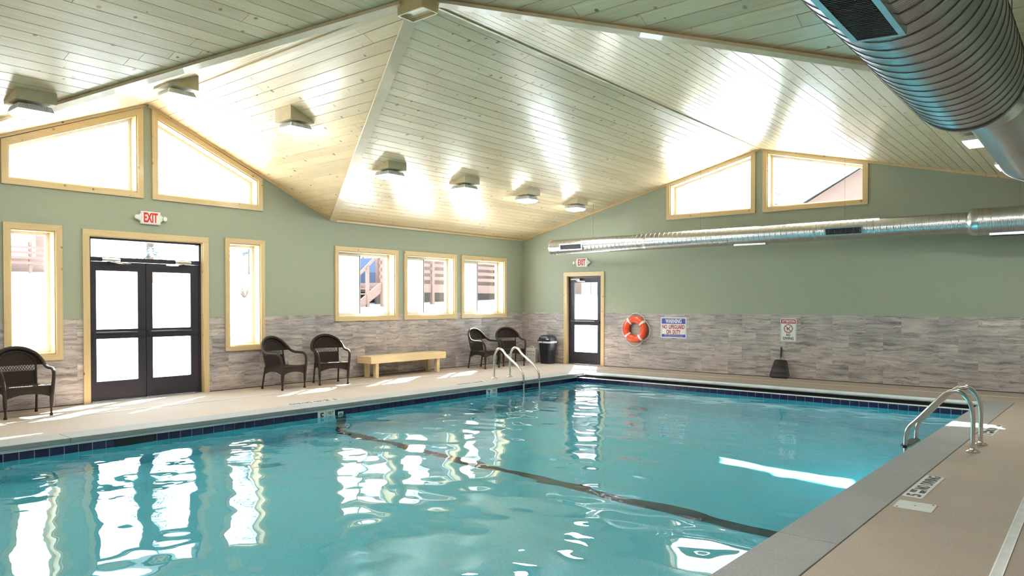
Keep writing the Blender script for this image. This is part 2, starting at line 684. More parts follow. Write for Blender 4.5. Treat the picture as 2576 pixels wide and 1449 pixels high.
def make_wall(name, outer, holes, to3, thick_vec, mat='wall'):
    bm = bmesh.new()
    edges = []
    for loop in [outer] + holes:
        vs = [bm.verts.new(to3(*p)) for p in loop]
        for i in range(len(vs)):
            edges.append(bm.edges.new((vs[i], vs[(i + 1) % len(vs)])))
    r = bmesh.ops.triangle_fill(bm, use_beauty=True, use_dissolve=False, edges=edges)
    faces = [g for g in r['geom'] if isinstance(g, bmesh.types.BMFace)]
    ex = bmesh.ops.extrude_face_region(bm, geom=faces)
    nv = [g for g in ex['geom'] if isinstance(g, bmesh.types.BMVert)]
    bmesh.ops.translate(bm, vec=thick_vec, verts=nv)
    bmesh.ops.recalc_face_normals(bm, faces=bm.faces)
    me = bpy.data.meshes.new(name)
    bm.to_mesh(me)
    bm.free()
    me.materials.append(M[mat])
    o = place(name, me)
    o['kind'] = 'structure'
    return o


UP = 0.12
rect = lambda a, b, c, d: [(a, c), (b, c), (b, d), (a, d)]
holesL = [rect(*r) for r in L_RECT.values()]
for (a, b, z0) in LG:
    holesL.append([(a, z0), (b, z0), (b, gl(b)), (a, gl(a))])
outL = [(WT, -0.3), (WT, EZ + UP), (YR + HA, EZ + UP), (YR, ZR + UP), (YR - HA, EZ + UP), (YB - WT, EZ + UP), (YB - WT, -0.3)]
wall_left = make_wall('wall_left', outL, holesL, lambda y, z: (0, y, z), (-WT, 0, 0))
tag(wall_left, 'sage green wall with the double glass door and tall windows')
holesF = [rect(*F_DOOR)]
for (a, b, z0) in FG:
    holesF.append([(a, z0), (b, z0), (b, gf(b)), (a, gf(a))])
outF = [(0, -0.3), (0, EZ + UP), (XR, ZR + UP), (XW, EZ + UP), (XW, -0.3)]
wall_far = make_wall('wall_far', outF, holesF, lambda x, z: (x, 0, z), (0, WT, 0))
tag(wall_far, 'sage green gable wall behind the pool with the single glass door')
wall_right = make_wall('wall_right', outL, [], lambda y, z: (XW, y, z), (WT, 0, 0))
tag(wall_right, 'plain sage green wall beside the deck with the floor drain')
wall_back = make_wall('wall_back', outF, [], lambda x, z: (x, YB, z), (0, -WT, 0))
tag(wall_back, 'plain sage green gable wall facing the pool cover end')

# ---- stone tiles on the lower walls
TW, TH = 0.637, WZ / 4


def sub_rects(r, holes):
    """rectangle minus rectangles -> list of rectangles"""
    out = [r]
    for h in holes:
        nxt = []
        for (a, b, c, d) in out:
            if h[1] <= a or h[0] >= b or h[3] <= c or h[2] >= d:
                nxt.append((a, b, c, d))
                continue
            if h[0] > a:
                nxt.append((a, h[0], c, d))
            if h[1] < b:
                nxt.append((h[1], b, c, d))
            m0, m1 = max(a, h[0]), min(b, h[1])
            if h[2] > c:
                nxt.append((m0, m1, c, h[2]))
            if h[3] < d:
                nxt.append((m0, m1, h[3], d))
        out = nxt
    return [q for q in out if q[1] - q[0] > 0.006 and q[3] - q[2] > 0.006]


def tile_wall(wall, u0, u1, holes, boxfun, shift=0.0, individual=True):
    g = 0.0008
    rest = MB()
    for row in range(4):
        z1 = WZ - row * TH
        z0 = z1 - TH
        off = (0 if row % 2 == 0 else TW / 2) + shift
        k = math.floor((u0 - off) / TW)
        while off + k * TW < u1:
            a, b = max(u0, off + k * TW), min(u1, off + (k + 1) * TW)
            k += 1
            if b - a < 0.01:
                continue
            rs = sub_rects((a + g, b - g, max(z0, 0.012) + g, z1 - g), holes)
            if not rs:
                continue
            mb = MB() if individual else rest
            for q in rs:
                boxfun(mb, *q)
            if individual:
                mb.build('wall_tile', 'tile', wall, center=True)
    if not individual:
        tag(rest.build('wall_tile', 'tile', wall), None, kind='stuff')


hl = [L_RECT['w1'], (L_RECT['dd'][0], L_RECT['dd'][1], -1, 3), L_RECT['w2'], L_RECT['s1'], L_RECT['s2'], L_RECT['s3']]
tile_wall(wall_left, -13.2, -0.008, hl, lambda mb, a, b, c, d: mb.box(0.0, 0.008, a, b, c, d), 0.21)
tile_wall(wall_far, 0.008, 12.1, [(F_DOOR[0], F_DOOR[1], -1, 3)], lambda mb, a, b, c, d: mb.box(a, b, -0.008, 0.0, c, d), 8.194)
tile_wall(wall_left, YB, -13.2, [], lambda mb, a, b, c, d: mb.box(0.0, 0.008, a, b, c, d), 0.21, False)
tile_wall(wall_far, 12.1, XW - .008, [], lambda mb, a, b, c, d: mb.box(a, b, -0.008, 0.0, c, d), 8.194, False)
tile_wall(wall_right, YB, -0.008, [], lambda mb, a, b, c, d: mb.box(XW - .008, XW, a, b, c, d), 0.0, False)
tile_wall(wall_back, .008, XW - .008, [], lambda mb, a, b, c, d: mb.box(a, b, YB, YB + .008, c, d), 0.0, False)

# dark joint where the tile meets the deck
bl = MB()
for a, b_ in ((YB, L_RECT['dd'][0] - .1), (L_RECT['dd'][1] + .1, 0)):
    bl.box(0, .007, a, b_, 0, .0125)
tag(bl.build('baseboard_left', 'black_rubber'), 'thin dark joint at the foot of the stone tile behind the chairs', kind='structure')
bl = MB()
for a, b_ in ((0, F_DOOR[0] - .098), (F_DOOR[1] + .098, XW)):
    bl.box(a, b_, -.007, 0, 0, .0125)
tag(bl.build('baseboard_far', 'black_rubber'), 'thin dark joint at the foot of the stone tile behind the net', kind='structure')

# ================================================================== FLOOR
oc = dict(l=2.912, r=11.463, f=-1.269, n=-16.9)     # outer edges of the coping, pool frame
fl = MB()
R0 = [(0, YB), (XW, YB), (XW, 0), (0, 0)]
Q0 = [PW(oc['l'], oc['n']), PW(oc['r'], oc['n']), PW(oc['r'], oc['f']), PW(oc['l'], oc['f'])]
for i in range(4):
    j = (i + 1) % 4
    quad = [(R0[i][0], R0[i][1], -0.25), (R0[j][0], R0[j][1], -0.25), (Q0[j].x, Q0[j].y, -0.25), (Q0[i].x, Q0[i].y, -0.25)]
    fl.prism(quad, (0, 0, 0.25))
floor = fl.build('floor', 'floor')
tag(floor, 'tan textured concrete pool deck', kind='structure')

# ================================================================== CEILING
PITCH = 0.180


def slope(poly, zf, grad, axis, individual_y, keep=None):
    """one roof plane: backing slab + planks running along `axis`"""
    ce = MB()
    ce.prism([(x, y, zf(x, y) + 0.022) for x, y in poly], (0, 0, 0.10))
    root = ce.build('ceiling', 'backing')
    root['kind'] = 'structure'
    m = sqrt(1 + grad * grad)
    step = PITCH / m
    ci = 1 if axis == 'x' else 0
    lo = min(p[ci] for p in poly)
    hi = max(p[ci] for p in poly)
    alo = min(p[1 - ci] for p in poly)
    ahi = max(p[1 - ci] for p in poly)
    rest = MB()
    nrest = 0
    g = 0.0045
    c = lo
    row = 0
    while c < hi - 0.01:
        c1 = min(c + step, hi)
        a = alo - random.uniform(0, 3.0)
        while a < ahi:
            b = a + random.choice((2.4, 3.0, 3.6, 3.6, 4.3))
            p = poly
            if axis == 'y':
                for cl in ((-1, 0, -(c + g)), (1, 0, c1 - g), (0, -1, -(a + g * .5)), (0, 1, b - g * .5)):
                    p = clip(p, *cl) if p else p
            else:
                for cl in ((0, -1, -(c + g)), (0, 1, c1 - g), (-1, 0, -(a + g * .5)), (1, 0, b - g * .5)):
                    p = clip(p, *cl) if p else p
            a = b
            if not p or len(p) < 3:
                continue
            area = abs(sum(p[i][0] * p[(i + 1) % len(p)][1] - p[(i + 1) % len(p)][0] * p[i][1] for i in range(len(p)))) / 2
            if area < 0.004:
                continue
            solid = [(x, y, zf(x, y)) for x, y in p]
            ymax = max(q[1] for q in p)
            if ymax > individual_y:
                MB().prism(solid, (0, 0, 0.016)).build('plank', 'pine_' + axis, root, center=True)
            else:
                rest.prism(solid, (0, 0, 0.016))
                nrest += 1
        c += step
        row += 1
    if nrest:
        tag(rest.build('plank', 'pine_' + axis, root), None, kind='stuff')
    return root


yv0, yv1 = YR + HA, YR - HA
zbl = lambda x, y: EZ + SB * x
zbr = lambda x, y: EZ + SB * (XW - x)
zaf = lambda x, y: ZR - SA * (y - YR)
zan = lambda x, y: ZR - SA * (YR - y)
O = 0.28
tag(slope([(-O, O), (XR, O), (XR, YR), (0, yv0), (-O, yv0 + .01)], zbl, SB, 'y', -99), 'knotty pine slope over the sliding windows')
tag(slope([(XW + O, O), (XW + O, yv0), (XW, yv0), (XR, YR), (XR, O)], zbr, SB, 'y', -99), 'knotty pine slope over the right end of the far wall')
tag(slope([(-O, yv0), (0, yv0), (XR, YR), (-O, YR)], zaf, SA, 'x', -99), 'knotty pine slope of the cross gable above the exit sign')
tag(slope([(-O, YR), (XR, YR), (0, yv1), (-O, yv1)], zan, SA, 'x', -99), 'near pine slope of the cross gable over the double door')
tag(slope([(XW + O, yv0), (XW + O, YR), (XR, YR), (XW, yv0)], zaf, SA, 'x', -99), 'greenish pine slope under the big spiral duct')
tag(slope([(XW + O, YR), (XW + O, yv1), (XW, yv1), (XR, YR)], zan, SA, 'x', 99), 'pine slope behind the ceiling hub')
tag(slope([(-O, yv1), (0, yv1), (XR, YR), (XR, YB - O), (-O, YB - O)], zbl, SB, 'y', -14.2), 'pine slope with wide knots nearest the double door')
tag(slope([(XW + O, yv1), (XW + O, YB - O), (XR, YB - O), (XR, YR), (XW, yv1)], zbr, SB, 'y', 99), 'pine slope over the deck with the floor drain')

# ---- boards along valleys, ridges and gables
trim_n = 0


def trim(mb, mat, label, smooth=False):
    global trim_n
    trim_n += 1
    return tag(mb.build('trim_%d' % trim_n, mat, smooth=smooth), label, kind='structure')


def beam(p, q, w, up, down, upv=(0, 0, 1)):
    """box beam from p to q, width w, reaching `up` above and `down` below the line"""
    p, q = Vector(p), Vector(q)
    t = (q - p).normalized()
    s = t.cross(Vector(upv)).normalized()
    u = s.cross(t).normalized()
    mb = MB()
    prof = [s * (w / 2) + u * up, s * (w / 2) - u * down, -s * (w / 2) - u * down, -s * (w / 2) + u * up]
    mb.prism([p + x for x in prof], q - p)
    return mb


for (sx, yv, lab) in ((0, yv0, 'pine valley board rising from above the sliding windows to the hub'),
                      (XW, yv0, 'pine valley board passing behind the big duct'),
                      (0, yv1, 'pine valley board between the near slopes beside the double door'),
                      (XW, yv1, 'pine valley board over the drain deck')):
    p = Vector((sx, yv, EZ))
    q = Vector((XR, YR, ZR))
    trim(beam(p, p + (q - p) * 0.975, 0.15, 0.0, 0.036), 'valley_board', lab)
# folded boards at the two ridges
def ridge(p, q, m_, w, mat, lab):
    p, q = Vector(p), Vector(q)
    side = (q - p).normalized().cross(Vector((0, 0, 1)))
    prof = [(-w, -m_ * w), (0, 0), (w, -m_ * w), (w, -m_ * w - .02), (0, -.022), (-w, -m_ * w - .02)]
    mb = MB()
    a = [p + side * u + Vector((0, 0, z)) for u, z in prof]
    b2 = [v + (q - p) for v in a]
    mb.add(a + b2, [(0, 1, 4, 5), (1, 2, 3, 4), (6, 11, 10, 7), (7, 10, 9, 8)] + [(k, (k + 1) % 6, (k + 1) % 6 + 6, k + 6) for k in range(6)])
    trim(mb, mat, lab)


ridge((XR, 0, ZR), (XR, YR + .15, ZR), SB, .05, 'valley_board', 'ridge board of the long gable toward the far wall')
ridge((XR, YB, ZR), (XR, YR - .15, ZR), SB, .05, 'valley_board', 'ridge board of the long gable toward the back wall')
ridge((0, YR, ZR), (XR - .25, YR, ZR), SA, .045, 'valley_board', 'ridge board of the cross gable over the double door')
ridge((XW, YR, ZR), (XR + .25, YR, ZR), SA, .045, 'valley_board', 'ridge board of the cross gable over the drain deck')
# small strips where wall meets ceiling
def strip(p, q, side, lab, mat):
    trim(beam(p, q, 0.05, 0.0, 0.045), mat, lab)


strip((0.012, 0, EZ), (0.012, yv0, EZ), 0, 'narrow pine strip at the eave above the sliding windows', 'trim_y')
strip((0.012, yv0, EZ), (0.012, YR, ZR), 0, 'pine strip up the gable beside the exit sign', 'trim_y')
strip((0.012, yv1, EZ), (0.012, YR, ZR), 0, 'pine strip up the near half of the door gable', 'trim_y')
strip((0.012, yv1, EZ), (0.012, YB, EZ), 0, 'pine strip at the near eave', 'trim_y')
strip((0, -0.012, EZ), (XR, -0.012, ZR), 0, 'pine strip up the far gable from the corner', 'trim_x')
strip((XW, -0.012, EZ), (XR, -0.012, ZR), 0, 'pine strip down the far gable toward the duct', 'trim_x')
# hub box hanging at the crossing
hub = empty('trim_hub', (XR, YR, ZR - .2))
tag(hub, 'small boxed pine hub where the four ceiling valleys meet', kind='structure')
hx, hy, hz0 = 0.195, 0.115, 4.80
b = MB()
for sx in (-1, 1):
    b.box(XR + sx * hx - .01, XR + sx * hx + .01, YR - hy, YR + hy, hz0, ZR)
for sy in (-1, 1):
    b.box(XR - hx, XR + hx, YR + sy * hy - .01, YR + sy * hy + .01, hz0, ZR)
child_world(b.build('hub_side', 'trim_x'), hub)
for k in (-1, 1):
    b = MB().box(XR - hx + .01, XR + hx - .01, YR + (-.112 if k < 0 else .003), YR + (-.003 if k < 0 else .112), hz0 + .035, hz0 + .05)
    child_world(b.build('plank', 'pine_x', center=True), hub)


# ================================================================== WINDOWS
def panel(side, poly, d0, d1, mb=None):
    """polygon in wall coords (u, z) as a slab between depths d0 and d1 (positive = into the room)"""
    mb = mb or MB()
    if side == 'left':
        mb.prism([(d0, u, z) for u, z in poly], (d1 - d0, 0, 0))
    else:
        mb.prism([(u, -d0, z) for u, z in poly], (0, -(d1 - d0), 0))
    return mb


win_n = 0
door_n = 0
TRIM_T = 0.022


def inset(poly, d):
    n = len(poly)
    cx = sum(p[0] for p in poly) / n
    cz = sum(p[1] for p in poly) / n
    lines = []
    for i in range(n):
        p, q = Vector(poly[i]), Vector(poly[(i + 1) % n])
        t = (q - p).normalized()
        nn = Vector((-t.y, t.x))
        if nn.dot(Vector((cx, cz)) - p) < 0:
            nn = -nn
        lines.append((p + nn * d, t))
    out = []
    for i in range(n):
        (p, t), (q, r) = lines[i - 1], lines[i]
        den = t.x * r.y - t.y * r.x
        s = ((q.x - p.x) * r.y - (q.y - p.y) * r.x) / den
        out.append((p.x + t.x * s, p.y + t.y * s))
    return out


def ring_boards(side, outer, inner, d0, d1, root, name, mats):
    """one board per side between an outer and an inner polygon"""
    n = len(outer)
    for i in range(n):
        j = (i + 1) % n
        quad = [outer[i], outer[j], inner[j], inner[i]]
        o = panel(side, quad, d0, d1).build(name, mats[i % len(mats)], center=True)
        child_world(o, root)


def make_window(side, inner, label, casing=0.085, style='fixed', outer=None):
    """inner: opening polygon (u,z), corners in order bottom-left, bottom-right, top-right, top-left"""
    global win_n
    win_n += 1
    hm = 'trim_y' if side == 'left' else 'trim_x'
    c = (sum(p[0] for p in inner) / 4, min(p[1] for p in inner))
    root = empty('window_%d' % win_n, (0, c[0], c[1]) if side == 'left' else (c[0], 0, c[1]))
    tag(root, label, kind='structure')
    out = outer or inset(inner, -casing)
    ring_boards(side, out, inner, 0.0, TRIM_T + .012, root, 'casing_board', [hm, 'trim_z', hm, 'trim_z'])
    # jamb lining
    ins = inset(inner, 0.018)
    ring_boards(side, inner, ins, -0.21, 0.004, root, 'jamb', [hm, 'trim_z', hm, 'trim_z'])
    # white frame
    fr = inset(ins, 0.045)
    ring_boards(side, ins, fr, -0.26, -0.20, root, 'frame', ['white_vinyl'])
    if style == 'fixed':
        child_world(panel(side, fr, -0.236, -0.230).build('pane', 'glass'), root)
    else:
        u0, u1 = fr[0][0], fr[1][0]
        z0, z1 = fr[0][1], fr[2][1]
        um = u0 + (u1 - u0) * 0.455
        # sliding sash in front on the left, fixed pane on the right
        lo = [(u0, z0), (um + .02, z0), (um + .02, z1), (u0, z1)]
        li = inset(lo, 0.035)
        ring_boards(side, lo, li, -0.215, -0.185, root, 'sash_rail', ['white_vinyl'])
        child_world(panel(side, li, -0.203, -0.198).build('pane', 'glass'), root)
        ro = [(um - .02, z0), (u1, z0), (u1, z1), (um - .02, z1)]
        ri = inset(ro, 0.02)
        ring_boards(side, ro, ri, -0.25, -0.222, root, 'sash_rail', ['white_vinyl'])
        child_world(panel(side, ri, -0.238, -0.233).build('pane', 'glass'), root)
        child_world(panel(side, [(li[1][0] + .004, z0), (li[1][0] + .018, z0), (li[1][0] + .018, z1), (li[1][0] + .004, z1)], -0.187, -0.180).build('gasket', 'black_rubber'), root)
        zc = z0 + (z1 - z0) * .84
        child_world(panel(side, [(u0, zc), (um + .02, zc), (um + .02, z1), (u0, z1)], -0.262, -0.260).build('insect_screen', 'screen'), root)
        child_world(panel(side, [(u0, z0), (um + .02, z0), (um + .02, zc), (u0, zc)], -0.264, -0.260).build('snowy_screen', 'snowy_screen'), root)
    return root


def R4(r):
    return [(r[0], r[2]), (r[1], r[2]), (r[1], r[3]), (r[0], r[3])]


make_window('left', R4(L_RECT['w1']), 'tall narrow window behind the chair beside the double door', 0.09)
make_window('left', R4(L_RECT['w2']), 'tall narrow window between the double door and the paired chairs', 0.085)
make_window('left', R4(L_RECT['s1']), 'sliding window above the chair nearest the wooden bench', 0.088, 'slide')
make_window('left', R4(L_RECT['s2']), 'middle sliding window above the wooden bench', 0.09, 'slide')
make_window('left', R4(L_RECT['s3']), 'sliding window nearest the corner with the first aid box', 0.088, 'slide')
for (a, b, z0), lab in zip(LG, ('sloping gable window above the double door, larger bright pane', 'sloping gable window above the double door on the bench side')):
    make_window('left', [(a, z0), (b, z0), (b, gl(b)), (a, gl(a))], lab, 0.09)
for (a, b, z0), lab in zip(FG, ('sloping gable window of the far wall on the life ring side', 'sloping gable window of the far wall with a roof outside')):
    make_window('far', [(a, z0), (b, z0), (b, gf(b)), (a, gf(a))], lab, 0.09)


# ================================================================== DOORS
def closer(side, u, z, root, flip=1):
    ends = [(0.0, u - .14, z), (0.0, u + .14, z)] if side == 'left' else [(u - .14, 0.0, z), (u + .14, 0.0, z)]
    child_world(MB().tube(ends, .03, 16).build('door_closer', 'steel', smooth=True), root)
    child_world(panel(side, [(u - .05, z - .03), (u + .05, z - .03), (u + .05, z + .03), (u - .05, z + .03)], -0.06, 0.0).build('closer_bracket', 'steel'), root)
    mb = MB()
    if side == 'left':
        mb.tube([(.0, u, z - .03), (.10, u + .13 * flip, z - .05), (.02, u + .30 * flip, z - .055)], .013, 8)
    else:
        mb.tube([(u, .0, z - .03), (u + .13 * flip, -.10, z - .05), (u + .30 * flip, -.02, z - .055)], .013, 8)
    child_world(mb.build('closer_arm', 'steel'), root)


def door_leaf(side, root, u0, u1, z0, z1, panes, dep=(-0.105, -0.06)):
    outer = [(u0, z0), (u1, z0), (u1, z1), (u0, z1)]
    leaf = MB()
    (pu0, pu1) = panes[0][0:2]
    panel(side, [(u0, z0), (pu0, z0), (pu0, z1), (u0, z1)], *dep, leaf)
    panel(side, [(pu1, z0), (u1, z0), (u1, z1), (pu1, z1)], *dep, leaf)
    zs = [z0] + sum([[p[2], p[3]] for p in sorted(panes, key=lambda q: q[2])], []) + [z1]
    for i in range(0, len(zs), 2):
        panel(side, [(pu0, zs[i]), (pu1, zs[i]), (pu1, zs[i + 1]), (pu0, zs[i + 1])], *dep, leaf)
    lf = child_world(leaf.build('door_leaf', 'black_frame'), root)
    for p in panes:
        o = panel(side, [(p[0], p[2]), (p[1], p[2]), (p[1], p[3]), (p[0], p[3])], -0.086, -0.080).build('pane', 'glass')
        child_world(o, lf)
    # push bar
    o = panel(side, [(u0 + .03, 1.06), (u1 - .03, 1.06), (u1 - .03, 1.145), (u0 + .03, 1.145)], -0.06, -0.035).build('push_bar_housing', 'black_frame')
    child_world(o, lf)
    o = panel(side, [(u0 + .06, 1.12), (u1 - .16, 1.12), (u1 - .16, 1.14), (u0 + .06, 1.14)], -0.035, 0.0).build('push_bar', 'grille')
    child_world(o, lf)
    return lf


def door_frame(side, root, op, casing, mats):
    u0, u1, _, z1 = op
    for quad, mt in (([(u0 - casing, 0), (u0, 0), (u0, z1), (u0 - casing, z1)], 'trim_z'), ([(u1, 0), (u1 + casing, 0), (u1 + casing, z1), (u1, z1)], 'trim_z'),
                     ([(u0 - casing, z1), (u1 + casing, z1), (u1 + casing, z1 + casing), (u0 - casing, z1 + casing)], mats)):
        child_world(panel(side, quad, 0.0, TRIM_T + .012).build('casing_board', mt, center=True), root)
    t = .045
    for quad in ([(u0, 0), (u0 + t, 0), (u0 + t, z1), (u0, z1)], [(u1 - t, 0), (u1, 0), (u1, z1), (u1 - t, z1)], [(u0, z1 - t), (u1, z1 - t), (u1, z1), (u0, z1)]):
        child_world(panel(side, quad, -0.2, -0.045).build('door_frame', 'black_frame'), root)
        inner = quad
    for quad, mt in (([(u0, 0), (u0 + .012, 0), (u0 + .012, z1), (u0, z1)], 'trim_z'), ([(u1 - .012, 0), (u1, 0), (u1, z1), (u1 - .012, z1)], 'trim_z'), ([(u0, z1 - .012), (u1, z1 - .012), (u1, z1), (u0, z1)], mats)):
        child_world(panel(side, quad, -0.045, 0.004).build('jamb', mt, center=True), root)
    child_world(panel(side, [(u0, 0), (u1, 0), (u1, .014), (u0, .014)], -0.25, 0.05).build('threshold', 'galv'), root)
    child_world(panel(side, [(u0, -.05), (u1, -.05), (u1, 0), (u0, 0)], -0.3, 0.0).build('sill', 'grille'), root)


dd = empty('door_1', (0, -10.13, 0))
tag(dd, 'dark double door with four bright panes and a transom', kind='structure')
door_frame('left', dd, L_RECT['dd'], 0.10, 'trim_y')
door_leaf('left', dd, -11.025, -10.165, .016, 2.285, [(-10.945, -10.295, 1.18, 2.137), (-10.945, -10.295, .33, 1.025)])
door_leaf('left', dd, -10.155, -9.235, .016, 2.285, [(-10.05, -9.385, 1.18, 2.137), (-10.05, -9.385, .33, 1.025)])
child_world(panel('left', [(-10.185, .016), (-10.135, .016), (-10.135, 2.285), (-10.185, 2.285)], -.12, -.10).build('astragal', 'black_frame'), dd)
child_world(panel('left', [(-11.03, 2.29), (-9.23, 2.29), (-9.23, 2.36), (-11.03, 2.36)], -.16, -.05).build('transom_bar', 'black_frame'), dd)
child_world(panel('left', [(-11.03, 2.36), (-9.23, 2.36), (-9.23, 2.65), (-11.03, 2.65)], -.09, -.084).build('transom_pane', 'glass'), dd)
closer('left', -10.74, 2.315, dd, 1)
closer('left', -9.55, 2.315, dd, -1)
fd = empty('door_2', (2.06, 0, 0))
tag(fd, 'dark single glass door beside the black trash bin', kind='structure')
door_frame('far', fd, F_DOOR, 0.098, 'trim_x')
door_leaf('far', fd, 1.582, 2.543, .016, 2.268, [(1.715, 2.435, 1.18, 2.14), (1.715, 2.435, .325, 1.03)])
closer('far', 1.80, 2.225, fd, 1)

# ================================================================== POOL
pool = empty('pool_basin', PW((PL + PR) / 2, (PN + PF) / 2, 0), -A)
tag(pool, 'rectangular indoor pool basin with grey coping and navy waterline tile', kind='structure')
prof = [(PN, -1.25), (-13.0, -1.32), (-8.43, -1.69), (-5.0, -2.3), (PF, -2.45)]
bs = MB()
tw = 0.02
n = len(prof)
vs, fs = [], []
for (s, z) in prof:
    vs += [PW(PL - tw, s, z), PW(PR + tw, s, z), PW(PL - tw, s, -.24), PW(PR + tw, s, -.24)]
for i in range(n - 1):
    a, b_ = i * 4, (i + 1) * 4
    fs += [(a, a + 1, b_ + 1, b_), (a, b_, b_ + 2, a + 2), (a + 1, a + 3, b_ + 3, b_ + 1)]
fs += [(0, 2, 3, 1), ((n - 1) * 4, (n - 1) * 4 + 1, (n - 1) * 4 + 3, (n - 1) * 4 + 2)]
me = bpy.data.meshes.new('plaster_shell')
me.from_pydata([tuple(v) for v in vs], [], fs)
bm = bmesh.new()
bm.from_mesh(me)
bmesh.ops.recalc_face_normals(bm, faces=bm.faces)
bmesh.ops.reverse_faces(bm, faces=bm.faces)
bm.to_mesh(me)
bm.free()
me.materials.append(M['plaster'])
shell = child_world(place('plaster_shell', me), pool)
# dark stripe across the floor at the slope break and up the left wall
sb = MB()
zs = lambda s: -1.32 + (s + 13.0) / (-8.43 + 13.0) * (-1.69 + 1.32) if s < -8.43 else -1.69 + (s + 8.43) / (3.43) * (-.61)
sq = [PW(PL - tw, -8.54, zs(-8.54) + .006), PW(PR + tw, -8.54, zs(-8.54) + .006), PW(PR + tw, -8.32, zs(-8.32) + .006), PW(PL - tw, -8.32, zs(-8.32) + .006)]
sb.add(sq, [(0, 1, 2, 3)])
sq = [PW(PL - tw + .006, -8.52, -.24), PW(PL - tw + .006, -8.34, -.24), PW(PL - tw + .006, -8.34, -1.7), PW(PL - tw + .006, -8.52, -1.7)]
sb.add(sq, [(0, 1, 2, 3)])
sq = [PW(PR + tw - .006, -8.52, -.24), PW(PR + tw - .006, -8.34, -.24), PW(PR + tw - .006, -8.34, -1.7), PW(PR + tw - .006, -8.52, -1.7)]
sb.add(sq, [(0, 1, 2, 3)])
stripe = child_world(sb.build('lane_stripe', 'stripe'), pool)


def pbox(mb, p0, p1, s0, s1, z0, z1):
    m = Matrix.Rotation(-A, 4, 'Z')
    return mb.box(p0, p1, s0, s1, z0, z1, m)


gb = MB()
pbox(gb, PL - .10, PL - .015, PN, PF, -.245, -.055)
pbox(gb, PR + .015, PR + .10, PN, PF, -.245, -.055)
pbox(gb, PL - .1, PR + .1, PN - .1, PN - .018, -.245, -.055)
pbox(gb, PL - .1, PR + .1, PF + .015, PF + .15, -.245, -.085)
child_world(gb.build('grout_band', 'grout'), pool)
tr = MB()
pbox(tr, PL - .03, PL + .004, PN, PF, -.072, -.056)
pbox(tr, PL - .03, PL + .0, PN, PF, -.087, -.075)
pbox(tr, PR - .004, PR + .03, PN, PF, -.072, -.056)
child_world(tr.build('cover_track', 'grout'), pool)

TS = 0.1535
tl = MB().box(-.018, -.006, -.072, .072, -.152, 0)
tile_me, _ = tl.mesh('waterline_tile', 'navy')
skip = [(-8.88, -8.55), (-5.03, -4.70)]
s = -8.553 - 52 * TS
rest = MB()
while s < PF - .02:
    c = s + TS / 2
    if not any(a - .02 < c < b_ + .02 for a, b_ in skip) and c > PN:
        if c > -13.6:
            child_world(place('waterline_tile', tile_me, None, PW(PL + .006, c, -.09), -A), pool)
        else:
            pbox(rest, PL - .012, PL, c - .072, c + .072, -.242, -.09)
    s += TS
p = PL + .01
while p + TS < PR + .1:
    c = min(p + TS / 2, PR - .072)
    o = child_world(place('waterline_tile', tile_me, None, PW(c, PF - .006, -.09), -A - pi / 2), pool)
    p += TS
s = PN + .1
while s < PF:
    pbox(rest, PR, PR + .012, s - .072, s + .072, -.242, -.09)
    s += TS
p = PL + .1
while p < PR:
    pbox(rest, p - .072, p + .072, PN - .012, PN, -.242, -.09)
    p += TS
tag(child_world(rest.build('waterline_tile', 'navy'), pool), None, kind='stuff')


def wall_mark(s0, s1, num, part):
    mid = (s0 + s1) / 2
    for k, c in ((0, (s0 + mid) / 2), (1, (mid + s1) / 2)):
        b = MB()
        hw = (s1 - s0) / 4 - .003
        pbox(b, PL - .012, PL + .001, c - hw, c + hw, -.242, -.088)
        child_world(b.build('depth_tile', 'white_tile'), pool)
    fr = lambda s, z: Matrix.Translation(PW(PL + .002, s, z)) @ Matrix.Rotation(-A, 4, 'Z') @ Matrix(((0, 0, 1, 0), (1, 0, 0, 0), (0, 1, 0, 0), (0, 0, 0, 1)))
    put_text(num, .075, .115, 'sign_black', pool, fr((s0 + mid) / 2, -.165), .02)
    put_text('FEET', .10, .045, 'sign_black', pool, fr((mid + s1) / 2, -.125), .01)
    put_text('DEEP', .10, .045, 'sign_black', pool, fr((mid + s1) / 2, -.195), .01)


wall_mark(-8.88, -8.553, '5', None)
wall_mark(-5.03, -4.705, '7', None)
b = MB()
pbox(b, PL - .01, PL + .006, -8.50, -8.40, -.19, -.125)
child_world(b.build('sticker', 'white_tile'), pool)
b = MB()
pbox(b, PL + .004, PL + .008, -8.48, -8.42, -.165, -.145)
child_world(b.build('sticker_mark', plain('sticker_green', (0.10, 0.30, 0.12), 0.5)), pool)
b = MB()
pbox(b, PL - .01, PL + .012, -11.83, -11.36, -.25, -.095)
child_world(b.build('skimmer_mouth', 'black_rubber'), pool)

# coping stones
cop_len = 2.97


def coping(p0, p1, s0, s1):
    b = MB()
    pbox(b, p0, p1, s0, s1, -.055, .004)
    o = child_world(b.build('coping_stone', 'coping', center=True), pool)
    bv = o.modifiers.new('edge', 'BEVEL')
    bv.width = .006
    bv.segments = 2
    return o


cuts = [oc['n'], -15.4, -12.33, -9.12, -7.49, -5.98, -2.72, oc['f']]
for a, b_ in zip(cuts[:-1], cuts[1:]):
    coping(oc['l'] + .004, PL + .022, a + .002, b_ - .002)
cuts = [oc['n'], -13.3, -10.33, -7.4, -4.4, oc['f']]
for a, b_ in zip(cuts[:-1], cuts[1:]):
    coping(PR - .022, oc['r'] - .006, a + .002, b_ - .002)
cuts = [PL + .022, 5.9, 8.5, PR - .022]
for a, b_ in zip(cuts[:-1], cuts[1:]):
    coping(a + .002, b_ - .002, -1.62, oc['f'] - .004)
    coping(a + .002, b_ - .002, oc['n'] + .004, PN)
